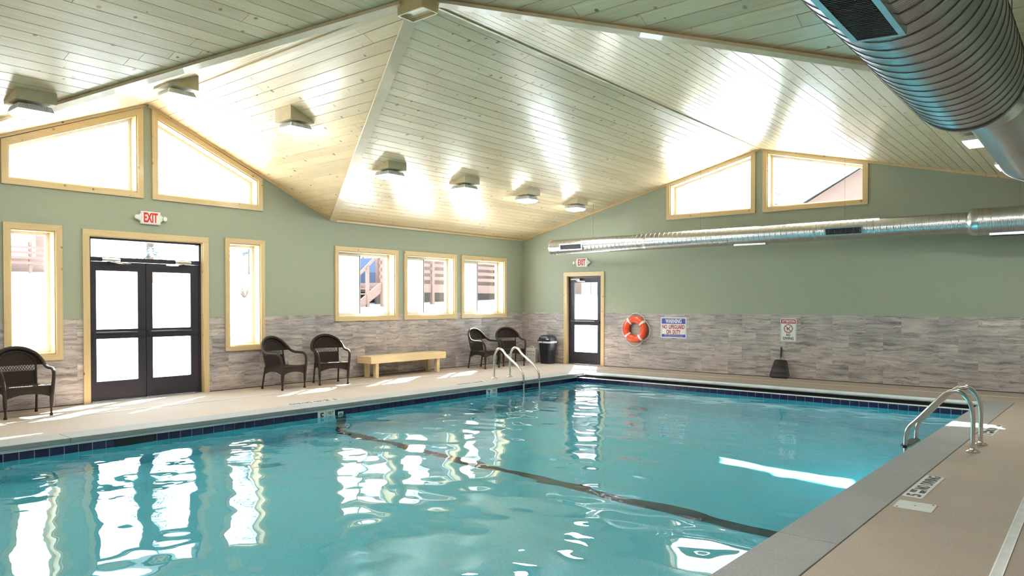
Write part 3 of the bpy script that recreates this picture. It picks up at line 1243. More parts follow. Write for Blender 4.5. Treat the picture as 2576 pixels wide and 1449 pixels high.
# recess of the pool cover below the far coping
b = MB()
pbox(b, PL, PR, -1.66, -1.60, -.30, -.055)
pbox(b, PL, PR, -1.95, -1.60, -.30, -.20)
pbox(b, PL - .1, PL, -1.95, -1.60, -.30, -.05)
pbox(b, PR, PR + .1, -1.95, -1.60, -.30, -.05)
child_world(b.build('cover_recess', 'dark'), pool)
b = MB()
pbox(b, PL, PR, PF + .0, PF + .06, -.092, -.084)
child_world(b.build('recess_ledge', 'grout'), pool)
tube = MB().tube([PW(PL + .05, -1.72, -.006), PW(PR - .03, -1.72, -.006)], .036, 20)
ct = tube.build('pool_cover_bar', 'cover_tube', smooth=True)
tag(ct, 'long white leading bar of the automatic pool cover under the far coping', 'pool cover')

# ---- water
wv = []
rnd = random.Random(3)
waves = []
for lam, amp, cnt in ((1.5, .0032, 4), (.75, .0018, 6), (.42, .0009, 7), (.26, .00042, 7), (.15, .00042, 9), (.105, .00030, 9)):
    for _ in range(cnt):
        th = rnd.uniform(0, 2 * pi)
        l = lam * rnd.uniform(.8, 1.25)
        waves.append((cos(th) * 2 * pi / l, sin(th) * 2 * pi / l, rnd.uniform(0, 6.28), amp * rnd.uniform(.6, 1.2)))
import numpy as np
gs = 0.036
np_, ns_ = int((PR - PL + .03) / gs) + 1, int((PF - PN + .03) / gs) + 1
pp = np.linspace(PL - .014, PR + .014, np_)
ss = np.linspace(PN - .014, PF + .014, ns_)
GP, GS = np.meshgrid(pp, ss)
H = np.zeros_like(GP)
FINE = np.clip(1.25 - np.hypot((GP - 3.6) / 3.4, (GS + 11.5) / 4.5), 0, 1) + 0.10
for kx, ky, ph, am in waves:
    w_ = am * np.sin(kx * GP + ky * GS + ph)
    H += w_ * FINE if kx * kx + ky * ky > (2 * pi / .2) ** 2 else w_
calm = 0.55 + 0.45 * np.clip(1.2 * np.sin(.55 * GP + 1.0) * np.cos(.42 * GS + .3) + .4, 0, 1)
H *= calm * 0.62
X = GP * cos(A) + GS * sin(A)
Y = -GP * sin(A) + GS * cos(A)
V = np.stack([X, Y, H + WATER], -1).reshape(-1, 3)
idx = np.arange(np_ * ns_).reshape(ns_, np_)
Fq = np.stack([idx[:-1, :-1], idx[:-1, 1:], idx[1:, 1:], idx[1:, :-1]], -1).reshape(-1, 4)
wm = bpy.data.meshes.new('pool_water')
wm.from_pydata(V.tolist(), [], Fq.tolist())
wm.materials.append(water_mat())
wm.polygons.foreach_set('use_smooth', [True] * len(wm.polygons))
water = place('pool_water', wm)
tag(water, 'rippled turquoise water filling the indoor pool', 'water', kind='stuff')
try:
    water.cycles.is_caustics_caster = True
    for o in (shell, stripe):
        o.cycles.is_caustics_receiver = True
except Exception:
    pass


# ================================================================== LADDERS
def ladder(p_edge, sgn, s0, s1, foot, label):
    """sgn = direction from the deck to the water along p"""
    root = empty('pool_ladder', PW(p_edge - sgn * foot, (s0 + s1) / 2, 0), -A)
    tag(root, label, 'ladder', 'pool ladders')
    end = foot + .115
    k = end / .65
    prof = [(0, .004), (0, .2), (0, .36), (.012, .47), (.05, .57), (.115, .635), (.18, .645), (.26, .605), (.36, .505), (.52 * k, .31), (.615 * k, .20), (.645 * k, .11), (.65 * k, 0), (.65 * k, -.4), (.65 * k, -1.05)]
    for s in (s0, s1):
        path = catmull([PW(p_edge + sgn * (-foot + t), s, z) for t, z in prof], 5)
        child_world(MB().tube(path, .024, 14, up=(0, 1, 0)).build('rail', 'steel', smooth=True), root)
        c = PW(p_edge - sgn * foot, s, 0)
        child_world(MB().lathe([(.068, 0.0), (.070, .008), (.052, .020), (.030, .026), (.026, .04)], 20, c.x, c.y).build('base_flange', 'steel', smooth=True), root)
    pe = p_edge + sgn * (.65 * k - foot)
    for z in (-.012, -.31, -.61):
        b = MB()
        pbox(b, pe - .055, pe + .055, s0 + .02, s1 - .02, z - .022, z)
        t = child_world(b.build('step', 'steel'), root)
        b = MB()
        pbox(b, pe - .045, pe + .045, s0 + .03, s1 - .03, z, z + .006)
        child_world(b.build('step_pad', 'black_rubber'), t)
        for s in (s0, s1):
            b = MB()
            pbox(b, pe - .02, pe + .02, s - .035, s + .035, z - .03, z + .004)
            child_world(b.build('step_clamp', 'black_rubber'), t)
    return root


ladder(PL, 1, -4.03, -3.52, .70, 'steel pool ladder in front of the wicker chairs near the corner')
ladder(PR, -1, -6.21, -5.69, .54, 'steel pool ladder on the deck with the floor drain')


# ================================================================== DEPTH MARKERS, DRAINS, LID
def deck_mark(p0, p1, s0, s1, num, facing, label):
    """row of white tiles in the deck; facing=+1 read from the right deck, -1 from the left deck"""
    root = empty('depth_marker', PW((p0 + p1) / 2, (s0 + s1) / 2, 0), -A)
    tag(root, label, 'depth marker', 'deck depth markers')
    nt = 6
    st = (s1 - s0) / nt
    for k in range(nt):
        b = MB()
        pbox(b, p0, p1, s0 + k * st + .0015, s0 + (k + 1) * st - .0015, -.004, .0035)
        child_world(b.build('marker_tile', 'white_tile'), root)
    pm = (p0 + p1) / 2

    def fr(s):
        up = PW(-facing, 0) - PW(0, 0)
        rt = PW(0, facing) - PW(0, 0)
        o = PW(pm, s, .0045)
        return Matrix(((rt.x, up.x, 0, o.x), (rt.y, up.y, 0, o.y), (0, 0, 1, o.z), (0, 0, 0, 1)))
    a = (lambda k: s0 + k * st) if facing > 0 else (lambda k: s1 - k * st)
    put_text(num, .07, .11, 'sign_black', root, fr(a(.5)), .02)
    f = fr(a(1.5))
    up = Vector((f[0][1], f[1][1], 0))
    for t, d in (('FEET', .035), ('DEEP', -.035)):
        put_text(t, .105, .042, 'sign_black', root, Matrix.Translation(up * d) @ f, .004)
    put_text('NO', .155, .10, 'sign_black', root, fr(a(2.55)), .006)
    put_text('DIVING', .39, .10, 'sign_black', root, fr(a(4.62)), .006)


deck_mark(11.475, 11.625, -8.69, -7.75, '5', 1, 'white no diving depth tiles in the deck beside the skimmer lid')
deck_mark(11.485, 11.635, -4.95, -4.03, '7', 1, 'white no diving depth tiles in the deck behind the drain side ladder')
deck_mark(2.755, 2.905, -9.08, -8.14, '5', -1, 'white depth tiles in the deck in front of the paired wicker chairs')
deck_mark(2.755, 2.905, -5.35, -4.42, '7', -1, 'white depth tiles in the deck beside the ladder near the corner')

lid = empty('skimmer_hatch', (11.41, -9.25, 0))
tag(lid, 'square white skimmer lid set in the tan deck', 'lid')
b = MB().box(-.135, .135, -.128, .128, 0.0, .004)
o = b.build('cover_plate', 'white_tile', lid)
for x, y in ((-.11, -.1), (.11, .1), (0, 0)):
    MB().lathe([(.008, .004), (.008, .006)], 8, x, y).build('screw', 'grille', lid)


def drain(name, x0, x1, y0, y1, along, label, slots):
    root = empty('floor_drain', ((x0 + x1) / 2, (y0 + y1) / 2, 0))
    tag(root, label, 'drain', 'slot drains in the deck')
    child_world(MB().box(x0, x1, y0, y1, -.01, .002).build('channel', 'dark'), root)
    e = .008
    b = MB()
    if along == 'y':
        b.box(x0, x0 + e, y0, y1, 0, .005).box(x1 - e, x1, y0, y1, 0, .005)
    else:
        b.box(x0, x1, y0, y0 + e, 0, .005).box(x0, x1, y1 - e, y1, 0, .005)
    child_world(b.build('edge_rail', 'white_tile'), root)
    b = MB()
    if slots:
        y = max(y0, -13.0)
        while y < y1:
            b.box(x0 + e, x1 - e, y, y + .010, .0, .0045)
            y += .016
    elif along == 'y':
        b.box(x0 + e, x1 - e, y0, y1, 0, .004)
    else:
        b.box(x0, x1, y0 + e, y1 - e, 0, .004)
    tag(child_world(b.build('grate', 'white_tile'), root), None, kind='stuff')


drain('d', 12.05, 12.115, -15.2, -1.0, 'y', 'white slotted drain strip along the tan deck beside the skimmer lid', True)
drain('d', 1.20, 1.235, -19, -0.8, 'y', 'thin pale drain strip along the deck in front of the chairs', False)
drain('d', 2.6, 12.0, -.80, -.765, 'x', 'thin pale drain strip along the foot of the far wall', False)


# ================================================================== CEILING LIGHTS
def lamp_meshes():
    d = {}
    h = .19
    d['neck'] = MB().lathe([(.07, 0.0), (.07, -.03)], 16).mesh('neck', 'lamp_body', True)[0]
    b = MB()
    t, m, zt, zm = .165, .185, -.03, -.085
    vs = [(sx * t, sy * t, zt) for sx, sy in ((-1, -1), (1, -1), (1, 1), (-1, 1))] + [(sx * m, sy * m, zm) for sx, sy in ((-1, -1), (1, -1), (1, 1), (-1, 1))]
    vs += [(sx * m, sy * m, zm - .012) for sx, sy in ((-1, -1), (1, -1), (1, 1), (-1, 1))]
    b.add(vs, [(0, 3, 2, 1)] + [(i, (i + 1) % 4, (i + 1) % 4 + 4, i + 4) for i in range(4)] + [(i + 4, (i + 1) % 4 + 4, (i + 1) % 4 + 8, i + 8) for i in range(4)] + [(8, 9, 10, 11)])
    d['housing'] = b.mesh('housing', 'lamp_body')[0]
    b = MB()
    for k in range(12):
        y = -.13 + k * .0236
        for sx in (-1, 1):
            b.prism([(sx * .166, y, -.032), (sx * .184, y, -.082), (sx * .191, y, -.082), (sx * .173, y, -.032)], (0, .01, 0))
            b.prism([(y, sx * .166, -.032), (y, sx * .184, -.082), (y, sx * .191, -.082), (y, sx * .173, -.032)], (.01, 0, 0))
    d['fins'] = b.mesh('cooling_fin', 'lamp_body')[0]
    b = MB()
    q, q2 = .178, .14
    vs = [(sx * q, sy * q, zm - .012) for sx, sy in ((-1, -1), (1, -1), (1, 1), (-1, 1))] + [(sx * q2, sy * q2, zm - .058) for sx, sy in ((-1, -1), (1, -1), (1, 1), (-1, 1))]
    b.add(vs, [(3, 2, 1, 0), (4, 5, 6, 7)] + [(i, (i + 1) % 4, (i + 1) % 4 + 4, i + 4) for i in range(4)])
    d['lens'] = b.mesh('lens', 'lamp_lens')[0]
    return d


LM = lamp_meshes()


def ceiling_light(x, y, label):
    zc = ceil_z(x, y)
    onA = (ZR - SA * abs(y - YR)) > (EZ + SB * (XR - abs(x - XR)))
    zmin = min(ceil_z(x + a, y + b_) for a in (-.21, .21) for b_ in (-.21, .21)) - .03
    root = empty('ceiling_light', (x, y, zmin))
    tag(root, label, 'light', 'square ceiling lights')
    w = MB()
    base = [(-.21, -.21), (.21, -.21), (.21, .21), (-.21, .21)]
    w.add([(a, b_, 0) for a, b_ in base] + [(a, b_, ceil_z(x + a, y + b_) - zmin) for a, b_ in base],
          [(0, 3, 2, 1), (4, 5, 6, 7)] + [(i, (i + 1) % 4, (i + 1) % 4 + 4, i + 4) for i in range(4)])
    w.build('wedge_box', 'wedge', root)
    for k, nm in (('neck', 'neck'), ('housing', 'housing'), ('fins', 'cooling_fins'), ('lens', 'lens')):
        o = place(nm, LM[k], root)
        if k == 'fins':
            o['kind'] = 'stuff'
    return root


LBL = ['square ceiling light nearest the far wall on the window side slope', 'second square ceiling light from the far wall on the window side slope',
       'third square ceiling light from the far wall on the window side slope', 'square ceiling light next to the valley board on the window side slope']
for y, lab in zip((-1.41, -3.28, -5.25, -7.18), LBL):
    ceiling_light(2.75, y, lab)
ceiling_light(2.75, -9.11, 'square ceiling light on the cross gable slope above the exit sign')
ceiling_light(2.75, -10.97, 'square ceiling light on the near slope of the cross gable')
ceiling_light(2.75, -12.70, 'square ceiling light on the pine slope left of the double door')
ceiling_light(2.75, -14.7, 'square ceiling light on the near pine slope toward the back wall')
ceiling_light(11.3, -4.75, 'square ceiling light partly behind the big spiral duct')
ceiling_light(11.45, -2.8, 'square ceiling light behind the shiny duct elbow')
ceiling_light(8.3, -12.4, 'added unseen square fill light beyond the hub nearest the long ridge')  # lamp added out of frame, its floor bounce brightens the right ceiling
ceiling_light(8.3, -14.8, 'added unseen square fill light near the long ridge over the shallow end')  # second added lamp out of frame, for more bounce on the right side
ceiling_light(10.3, -11.2, 'added unseen square fill light above the big spiral duct on the slope behind the hub')  # extra lamp out of frame, added to lift the dim right deck
for y, lab in ((-13.2, 'square ceiling light beside the big duct register'), (-15.2, 'square ceiling light beside the big duct over the drain end'), (-17.2, 'square ceiling light beside the big duct closest to the back wall')):
    ceiling_light(10.2, y, lab)


# ================================================================== DUCTS
def helix(axis, c, r, a0, a1, pitch, w, n=28):
    """raised lock seam winding around a round duct"""
    vs, fs = [], []
    steps = int((a1 - a0) / pitch * n)
    for i in range(steps + 1):
        t = a0 + (a1 - a0) * i / steps
        an = 2 * pi * i / n
        for da, rr in ((-w / 2, r + .0005), (-w / 4, r + .005), (w / 4, r + .005), (w / 2, r + .0005)):
            q = t + da
            if axis == 'x':
                vs.append((q, c[0] + rr * cos(an), c[1] + rr * sin(an)))
            else:
                vs.append((c[0] + rr * cos(an), q, c[1] + rr * sin(an)))
    for i in range(steps):
        for k in range(3):
            fs.append((i * 4 + k, i * 4 + k + 1, i * 4 + k + 5, i * 4 + k + 4))
    return MB().add(vs, fs)


def register(root, axis, c, r, a0, a1, ang, w, name='register'):
    """rectangular air grille on the duct: ang = direction of its face in the cross-section (radians)"""
    # local frame: u along duct, v across, nrm outward
    nrm2 = (cos(ang), sin(ang))
    tan2 = (-sin(ang), cos(ang))

    def P(u, v, d):
        h = c[0] + nrm2[0] * d + tan2[0] * v
        z = c[1] + nrm2[1] * d + tan2[1] * v
        return (u, h, z) if axis == 'x' else (h, u, z)

    def bx(mb, u0, u1, v0, v1, d0, d1):
        mb.add([P(u, v, d) for d in (d0, d1) for v in (v0, v1) for u in (u0, u1)],
               [(0, 2, 3, 1), (4, 5, 7, 6), (0, 1, 5, 4), (2, 6, 7, 3), (0, 4, 6, 2), (1, 3, 7, 5)])
        return mb
    d = r + .022
    base = r * .85
    f = .028
    fr = MB()
    bx(fr, a0, a1, -w / 2, -w / 2 + f, base, d)
    bx(fr, a0, a1, w / 2 - f, w / 2, base, d)
    bx(fr, a0, a0 + f, -w / 2 + f, w / 2 - f, base, d)
    bx(fr, a1 - f, a1, -w / 2 + f, w / 2 - f, base, d)
    g = child_world(fr.build('register_frame', 'galv'), root)
    child_world(bx(MB(), a0 + f, a1 - f, -w / 2 + f, w / 2 - f, base, r - .002 + .004).build('register_throat', 'dark'), g)
    sl = MB()
    u = a0 + f + .008
    while u < a1 - f - .004:
        bx(sl, u, u + .005, -w / 2 + f, w / 2 - f, r + .003, d - .004)
        u += .020
    child_world(sl.build('register_blades', 'grille'), g)
    return g


def duct_tube(axis, c, r, a0, a1, mat, n=40, step=.4):
    k = max(2, int((a1 - a0) / step))
    pts = [a0 + (a1 - a0) * i / k for i in range(k + 1)]
    path = [(t, c[0], c[1]) if axis == 'x' else (c[0], t, c[1]) for t in pts]
    return MB().tube(path, r, n, cap=True)


# far wall duct
fdct = empty('spiral_duct', (6.5, -.70, 3.03 - .19))
tag(fdct, 'slim spiral metal duct running along the far wall below the gable windows', 'duct')
FC = (-.70, 3.03)
child_world(duct_tube('x', FC, .185, 1.58, 10.72, 'duct_x').build('duct_tube', 'duct_x', smooth=True), fdct)
child_world(duct_tube('x', FC, .235, 10.74, XW - .01, 'duct_x').build('duct_tube', 'duct_x', smooth=True), fdct)
child_world(MB().tube([(10.66, FC[0], FC[1]), (10.70, FC[0], FC[1]), (10.74, FC[0], FC[1]), (10.82, FC[0], FC[1])], [.188, .232, .242, .242], 40).build('reducer_collar', 'galv', smooth=True), fdct)
child_world(MB().tube([(1.545, FC[0], FC[1]), (1.56, FC[0], FC[1]), (1.62, FC[0], FC[1])], [.175, .19, .19], 40).build('end_cap', 'galv', smooth=True), fdct)
for t in (4.25, 8.05):
    child_world(MB().tube([(t, FC[0], FC[1]), (t + .05, FC[0], FC[1])], .1885, 40).build('joint_band', 'galv', smooth=True), fdct)
child_world(helix('x', FC, .185, 1.62, 10.66, .115, .012).build('lock_seam', 'galv', smooth=True), fdct)
child_world(helix('x', FC, .235, 10.84, XW - .05, .115, .012).build('lock_seam', 'galv', smooth=True), fdct)
register(fdct, 'x', FC, .185, 1.92, 2.60, radians(188), .17)
register(fdct, 'x', FC, .185, 8.28, 8.98, radians(190), .17)
register(fdct, 'x', FC, .185, 6.40, 7.08, radians(270), .15)
register(fdct, 'x', FC, .235, 10.98, 11.7, radians(265), .17)
for t in (2.8, 5.6, 8.6, 11.4):
    child_world(MB().tube([(t, FC[0], FC[1] + .18), (t, FC[0], ceil_z(t, FC[0]) + .01)], .0022, 6).build('hanger_rod', 'grille'), fdct)

# big near duct
bd = empty('spiral_duct', (11.77, -12, 3.23 - .365))
tag(bd, 'big spiral metal duct hanging close overhead above the drain deck', 'duct')
NC = (11.77, 3.23)
child_world(duct_tube('y', NC, .365, YB + .02, -9.55, 'duct_y', 56).build('duct_tube', 'duct_y', smooth=True), bd)
child_world(helix('y', NC, .365, -19.5, -9.62, .15, .010, 48).build('lock_seam', 'seam', smooth=True), bd)
child_world(MB().tube([(NC[0], -9.60, NC[1]), (NC[0], -9.545, NC[1])], .371, 56).build('joint_band', 'seam', smooth=True), bd)
rp = [(NC[0], -9.55, NC[1]), (NC[0], -9.50, NC[1]), (NC[0] + .10, -9.12, NC[1] - .03), (NC[0] + .10, -9.08, NC[1] - .03)]
child_world(MB().tube(rp, [.364, .364, .243, .243], 48).build('reducer', 'galv', smooth=True), bd)
SC = (NC[0] + .10, NC[1] - .03)
child_world(duct_tube('y', SC, .24, -9.1, -6.1, 'duct_y', 44).build('duct_tube', 'duct_y', smooth=True), bd)
rb = .46
for k in range(4):
    a0, a1 = radians(22.5 * k), radians(22.5 * (k + 1))
    P = lambda a: (SC[0] + rb - rb * cos(a), -6.1 + rb * sin(a), SC[1])
    child_world(MB().tube([P(a0), P((a0 + a1) / 2), P(a1)], [.243, .243, .243], 40).build('elbow_gore', 'galv', smooth=True), bd)
    child_world(MB().tube([P(a0 - .012), P(a0 + .012)], .250, 40).build('elbow_seam', 'galv', smooth=True), bd)
child_world(duct_tube('x', (-6.1 + rb, SC[1]), .24, SC[0] + rb, XW - .01, 'duct_x', 40).build('duct_tube', 'duct_x', smooth=True), bd)
register(bd, 'y', NC, .365, -12.85, -12.0, radians(266), .23)
for t in (-16.5, -13.4, -10.6):
    for s in (-.36, .36):
        child_world(MB().tube([(NC[0] + s, t, NC[1]), (NC[0] + s, t, ceil_z(NC[0] + s, t) + .01)], .0022, 6).build('hanger_rod', 'grille'), bd)


# ================================================================== EXIT SIGNS
def exit_sign(side, u, z, label):
    loc = (0, u, z) if side == 'left' else (u, 0, z)
    root = empty('exit_sign', loc)
    tag(root, label, 'exit sign', 'exit signs with lamp heads')
    W = wall_matrix(side, u, z, 0)

    def put(mb, nm, mat, smooth=False):
        mb.v = [tuple(W @ Vector(v)) for v in mb.v]
        return child_world(mb.build(nm, mat, smooth=smooth), root)
    w, h = .165, .108
    body = [(-w, -h), (w, -h), (w + .0, -h * .62), (w + .045, -.03), (w + .045, .03), (w, h * .62), (w, h), (-w, h), (-w, h * .62), (-w - .045, .03), (-w - .045, -.03), (-w, -h * .62)]
    o = put(MB().prism([(x, y, 0) for x, y in body], (0, 0, .045)), 'body', 'white_plastic')
    bv = o.modifiers.new('edge', 'BEVEL')
    bv.width = .006
    bv.segments = 2
    put(MB().box(-w + .012, w - .012, -h + .012, h - .012, .044, .049), 'face_panel', 'white_plastic')
    m = W @ Matrix.Translation((0.0, .004, .0505))
    put_text('EXIT', .232, .165, 'red', root, m, .035)
    for sx in (-1, 1):
        tilt = Matrix.Translation((sx * (w + .06), 0, .045)) @ Matrix.Rotation(radians(16 * sx), 4, 'Y')
        put(MB().lathe([(.012, -.03), (.03, .0), (.040, .012), (.040, .03), (.034, .03)], 20, mat=tilt), 'lamp_head', 'white_plastic', True)
        put(MB().lathe([(.033, .029), (.031, .036), (.012, .04)], 20, mat=tilt), 'lamp_lens', 'light_plastic', True)
    return root


exit_sign('left', -10.117, 3.05, 'white exit sign with red letters above the double door')
exit_sign('far', 2.02, 2.657, 'white exit sign with red letters above the single door')

# ================================================================== LIFE RING
lr = empty('life_ring', (3.62, 0, .965))
tag(lr, 'orange life ring with white bands and rope hanging on the stone tile wall', 'life ring')
Wm = wall_matrix('far', 3.62, .965, .022)
RM, rm = .246, .083


def wput(mb, nm, mat, root, Wm, smooth=True):
    mb.v = [tuple(Wm @ Vector(v)) for v in mb.v]
    return child_world(mb.build(nm, mat, smooth=smooth), root)


vs, fs = [], []
nu, nv = 64, 16
for i in range(nu):
    a = 2 * pi * i / nu
    for j in range(nv):
        t = 2 * pi * j / nv
        r = RM + rm * 1.08 * cos(t)
        vs.append((r * cos(a), r * sin(a) * 0.985, .065 + .062 * sin(t)))
for i in range(nu):
    for j in range(nv):
        fs.append((i * nv + j, ((i + 1) % nu) * nv + j, ((i + 1) % nu) * nv + (j + 1) % nv, i * nv + (j + 1) % nv))
wput(MB().add(vs, fs), 'ring_body', 'orange', lr, Wm)
bands = [radians(x) for x in (37, 127, 217, 307)]
for a0 in bands:
    vs, fs = [], []
    for i in range(5):
        a = a0 + radians(-5.5 + 11 * i / 4)
        for j in range(nv):
            t = 2 * pi * j / nv
            r = RM + (rm * 1.08 + .003) * cos(t)
            vs.append((r * cos(a), r * sin(a) * .985, .065 + .065 * sin(t)))
    for i in range(4):
        for j in range(nv):
            fs.append((i * nv + j, (i + 1) * nv + j, (i + 1) * nv + (j + 1) % nv, i * nv + (j + 1) % nv))
    wput(MB().add(vs, fs), 'white_band', 'rope', lr, Wm)
for k in range(4):
    a0, a1 = bands[k], bands[k] + pi / 2
    pts = []
    for i in range(9):
        t = i / 8
        a = a0 + (a1 - a0) * t
        r = RM + rm * 1.08 + .006 + .052 * sin(pi * t) ** 1.0 * (1.15 if k != 1 else .8)
        pts.append((r * cos(a), r * sin(a) - .012 * sin(pi * t), .05))
    wput(MB().tube(catmull(pts, 3), .0065, 8), 'rope_loop', 'rope', lr, Wm)
wput(MB().tube([(0, RM + .02, -.010), (0, RM + .02, .02)], .012, 8), 'wall_hook', 'steel', lr, Wm)

# ================================================================== SIGNS
def rrect(w, h, r, n=5):
    out = []
    for cx, cz, a0 in ((w / 2 - r, h / 2 - r, 0), (-w / 2 + r, h / 2 - r, pi / 2), (-w / 2 + r, -h / 2 + r, pi), (w / 2 - r, -h / 2 + r, 1.5 * pi)):
        for i in range(n + 1):
            a = a0 + pi / 2 * i / n
            out.append((cx + r * cos(a), cz + r * sin(a)))
    return out


ws = empty('warning_sign', (4.615, 0, 1.02))
tag(ws, 'blue and white sign reading warning no lifeguard on duty', 'sign')
Wm = wall_matrix('far', 4.615, 1.02, .009)
w_, h_ = .665, .487
wput(MB().prism([(x, y, 0) for x, y in rrect(w_, h_, .012)], (0, 0, .006)), 'sign_plate', 'sign_white', ws, Wm, False)
wput(MB().box(-.308, .308, .092, .222, .006, .0075), 'header_band', 'sign_blue', ws, Wm, False)
wput(MB().box(-.308, .308, -.222, -.155, .006, .0075), 'footer_band', 'sign_blue', ws, Wm, False)
b = MB()
b.box(-.312, -.308, -.155, .092, .006, .0072).box(.308, .312, -.155, .092, .006, .0072)
wput(b, 'border_line', 'sign_blue', ws, Wm, False)
T = Matrix.Translation
put_text('WARNING', .42, .105, 'sign_white', ws, Wm @ T((0, .158, .009)), .03)
put_text('NO  LIFEGUARD', .575, .10, 'sign_red', ws, Wm @ T((0, .022, .0075)), .025)
put_text('ON  DUTY', .37, .10, 'sign_red', ws, Wm @ T((0, -.098, .0075)), .025)
put_text('Children under the age of fourteen shall', .48, .022, 'sign_white', ws, Wm @ T((0, -.172, .009)), .005)
put_text('not use pool without an adult in attendance', .48, .022, 'sign_white', ws, Wm @ T((0, -.204, .009)), .005)

nd = empty('no_diving_sign', (7.303, 0, 1.03))
tag(nd, 'small white and red sign reading attention no diving', 'sign')
Wm = wall_matrix('far', 7.303, 1.03, .009)
w_, h_ = .337, .49
wput(MB().prism([(x, y, 0) for x, y in rrect(w_, h_, .03)], (0, 0, .005)), 'sign_plate', 'sign_white', nd, Wm, False)
top = [(x, y + .0) for x, y in rrect(w_ - .028, h_ - .028, .022)]
hd = clip(top, 0, -1, -.142)
wput(MB().prism([(x, y, .005) for x, y in hd], (0, 0, .0015)), 'header_band', 'sign_red', nd, Wm, False)
lo = clip(rrect(w_ - .028, h_ - .028, .022), 0, 1, .142)
li = clip(rrect(w_ - .036, h_ - .036, .018), 0, 1, .142)
pth = [(x, y, .0055) for x, y in lo]
wput(MB().tube(pth, .0022, 6, closed=True), 'border_line', 'sign_black', nd, Wm, False)
put_text('ATTENTION', .27, .058, 'sign_white', nd, Wm @ T((0, .187, .008)), .03)
vs, fs = [], []
for i in range(40):
    a = 2 * pi * i / 40
    for r in (.078, .094):
        for z in (.005, .0065):
            vs.append((r * cos(a), .03 + r * sin(a), z))
for i in range(40):
    a, b_ = i * 4, ((i + 1) % 40) * 4
    fs += [(a + 1, b_ + 1, b_ + 3, a + 3), (a, a + 1, b_ + 1, b_), (a + 2, b_ + 2, b_ + 3, a + 3), (a, b_, b_ + 2, a + 2)]
wput(MB().add(vs, fs), 'prohibition_ring', 'sign_red', nd, Wm, False)
# diver figure: springboard, legs up, head down, as strokes
b = MB()


def stroke(mb, p, q, w, z0=.005, z1=.0068):
    p, q = Vector((*p, 0)), Vector((*q, 0))
    t = (q - p).normalized()
    n_ = Vector((-t.y, t.x, 0)) * w / 2
    mb.prism([(*(p + n_).xy, z0), (*(q + n_).xy, z0), (*(q - n_).xy, z0), (*(p - n_).xy, z0)], (0, 0, z1 - z0))


stroke(b, (.042, .085), (.022, .045), .011)
stroke(b, (.022, .045), (-.010, .018), .014)
stroke(b, (-.010, .018), (-.026, -.008), .008)
stroke(b, (-.012, .022), (-.034, .008), .008)
stroke(b, (-.045, -.020), (.035, -.026), .007)
b.prism([(-.026 + .010 * cos(2 * pi * i / 10), .032 + .010 * sin(2 * pi * i / 10), .005) for i in range(10)], (0, 0, .0018))
wput(b, 'diver_figure', 'sign_black', nd, Wm, False)
b = MB()
stroke(b, (-.058, .088), (.058, -.028), .014, .005, .0078)
wput(b, 'prohibition_slash', 'sign_red', nd, Wm, False)
put_text('NO', .085, .055, 'sign_black', nd, Wm @ T((0, -.105, .0065)), .02)
put_text('DIVING', .225, .06, 'sign_black', nd, Wm @ T((0, -.178, .0065)), .02)

# ================================================================== SKIMMER NET
nt_ = empty('skimmer_net', (7.17, -.16, 0))
tag(nt_, 'black skimmer net leaning on the stone tile wall below the no diving sign', 'net')
ln = math.atan2(.15, .62)
Wm = Matrix.Translation((7.17, -.17, .010)) @ Matrix.Rotation(-ln, 4, 'X') @ Matrix(((1, 0, 0, 0), (0, 0, -1, 0), (0, 1, 0, 0), (0, 0, 0, 1)))
fr = [(-.155, 0), (.155, 0), (.195, .012), (.205, .05), (.165, .22), (.135, .345), (.115, .375), (.085, .385), (-.085, .385), (-.115, .375), (-.133, .345), (-.165, .22), (-.205, .05), (-.195, .012)]
wput(MB().tube([(x, y, 0) for x, y in fr], .0095, 8, closed=True), 'hoop', 'net_black', nt_, Wm)
wput(MB().prism([(x * .97, y * .97 + .004, -.002) for x, y in fr], (0, 0, .001)), 'netting', 'net', nt_, Wm, False)
b = MB()
b.tube([(-.018, .385, 0), (-.014, .46, 0)], .005, 6).tube([(.012, .385, 0), (.0, .46, 0)], .005, 6)
wput(b, 'neck', 'net_black', nt_, Wm)
wput(MB().tube([(-.006, .45, 0), (-.008, .50, 0), (-.014, .64, 0), (-.015, .668, 0)], [.013, .016, .015, .012], 10), 'handle', 'net_black', nt_, Wm)


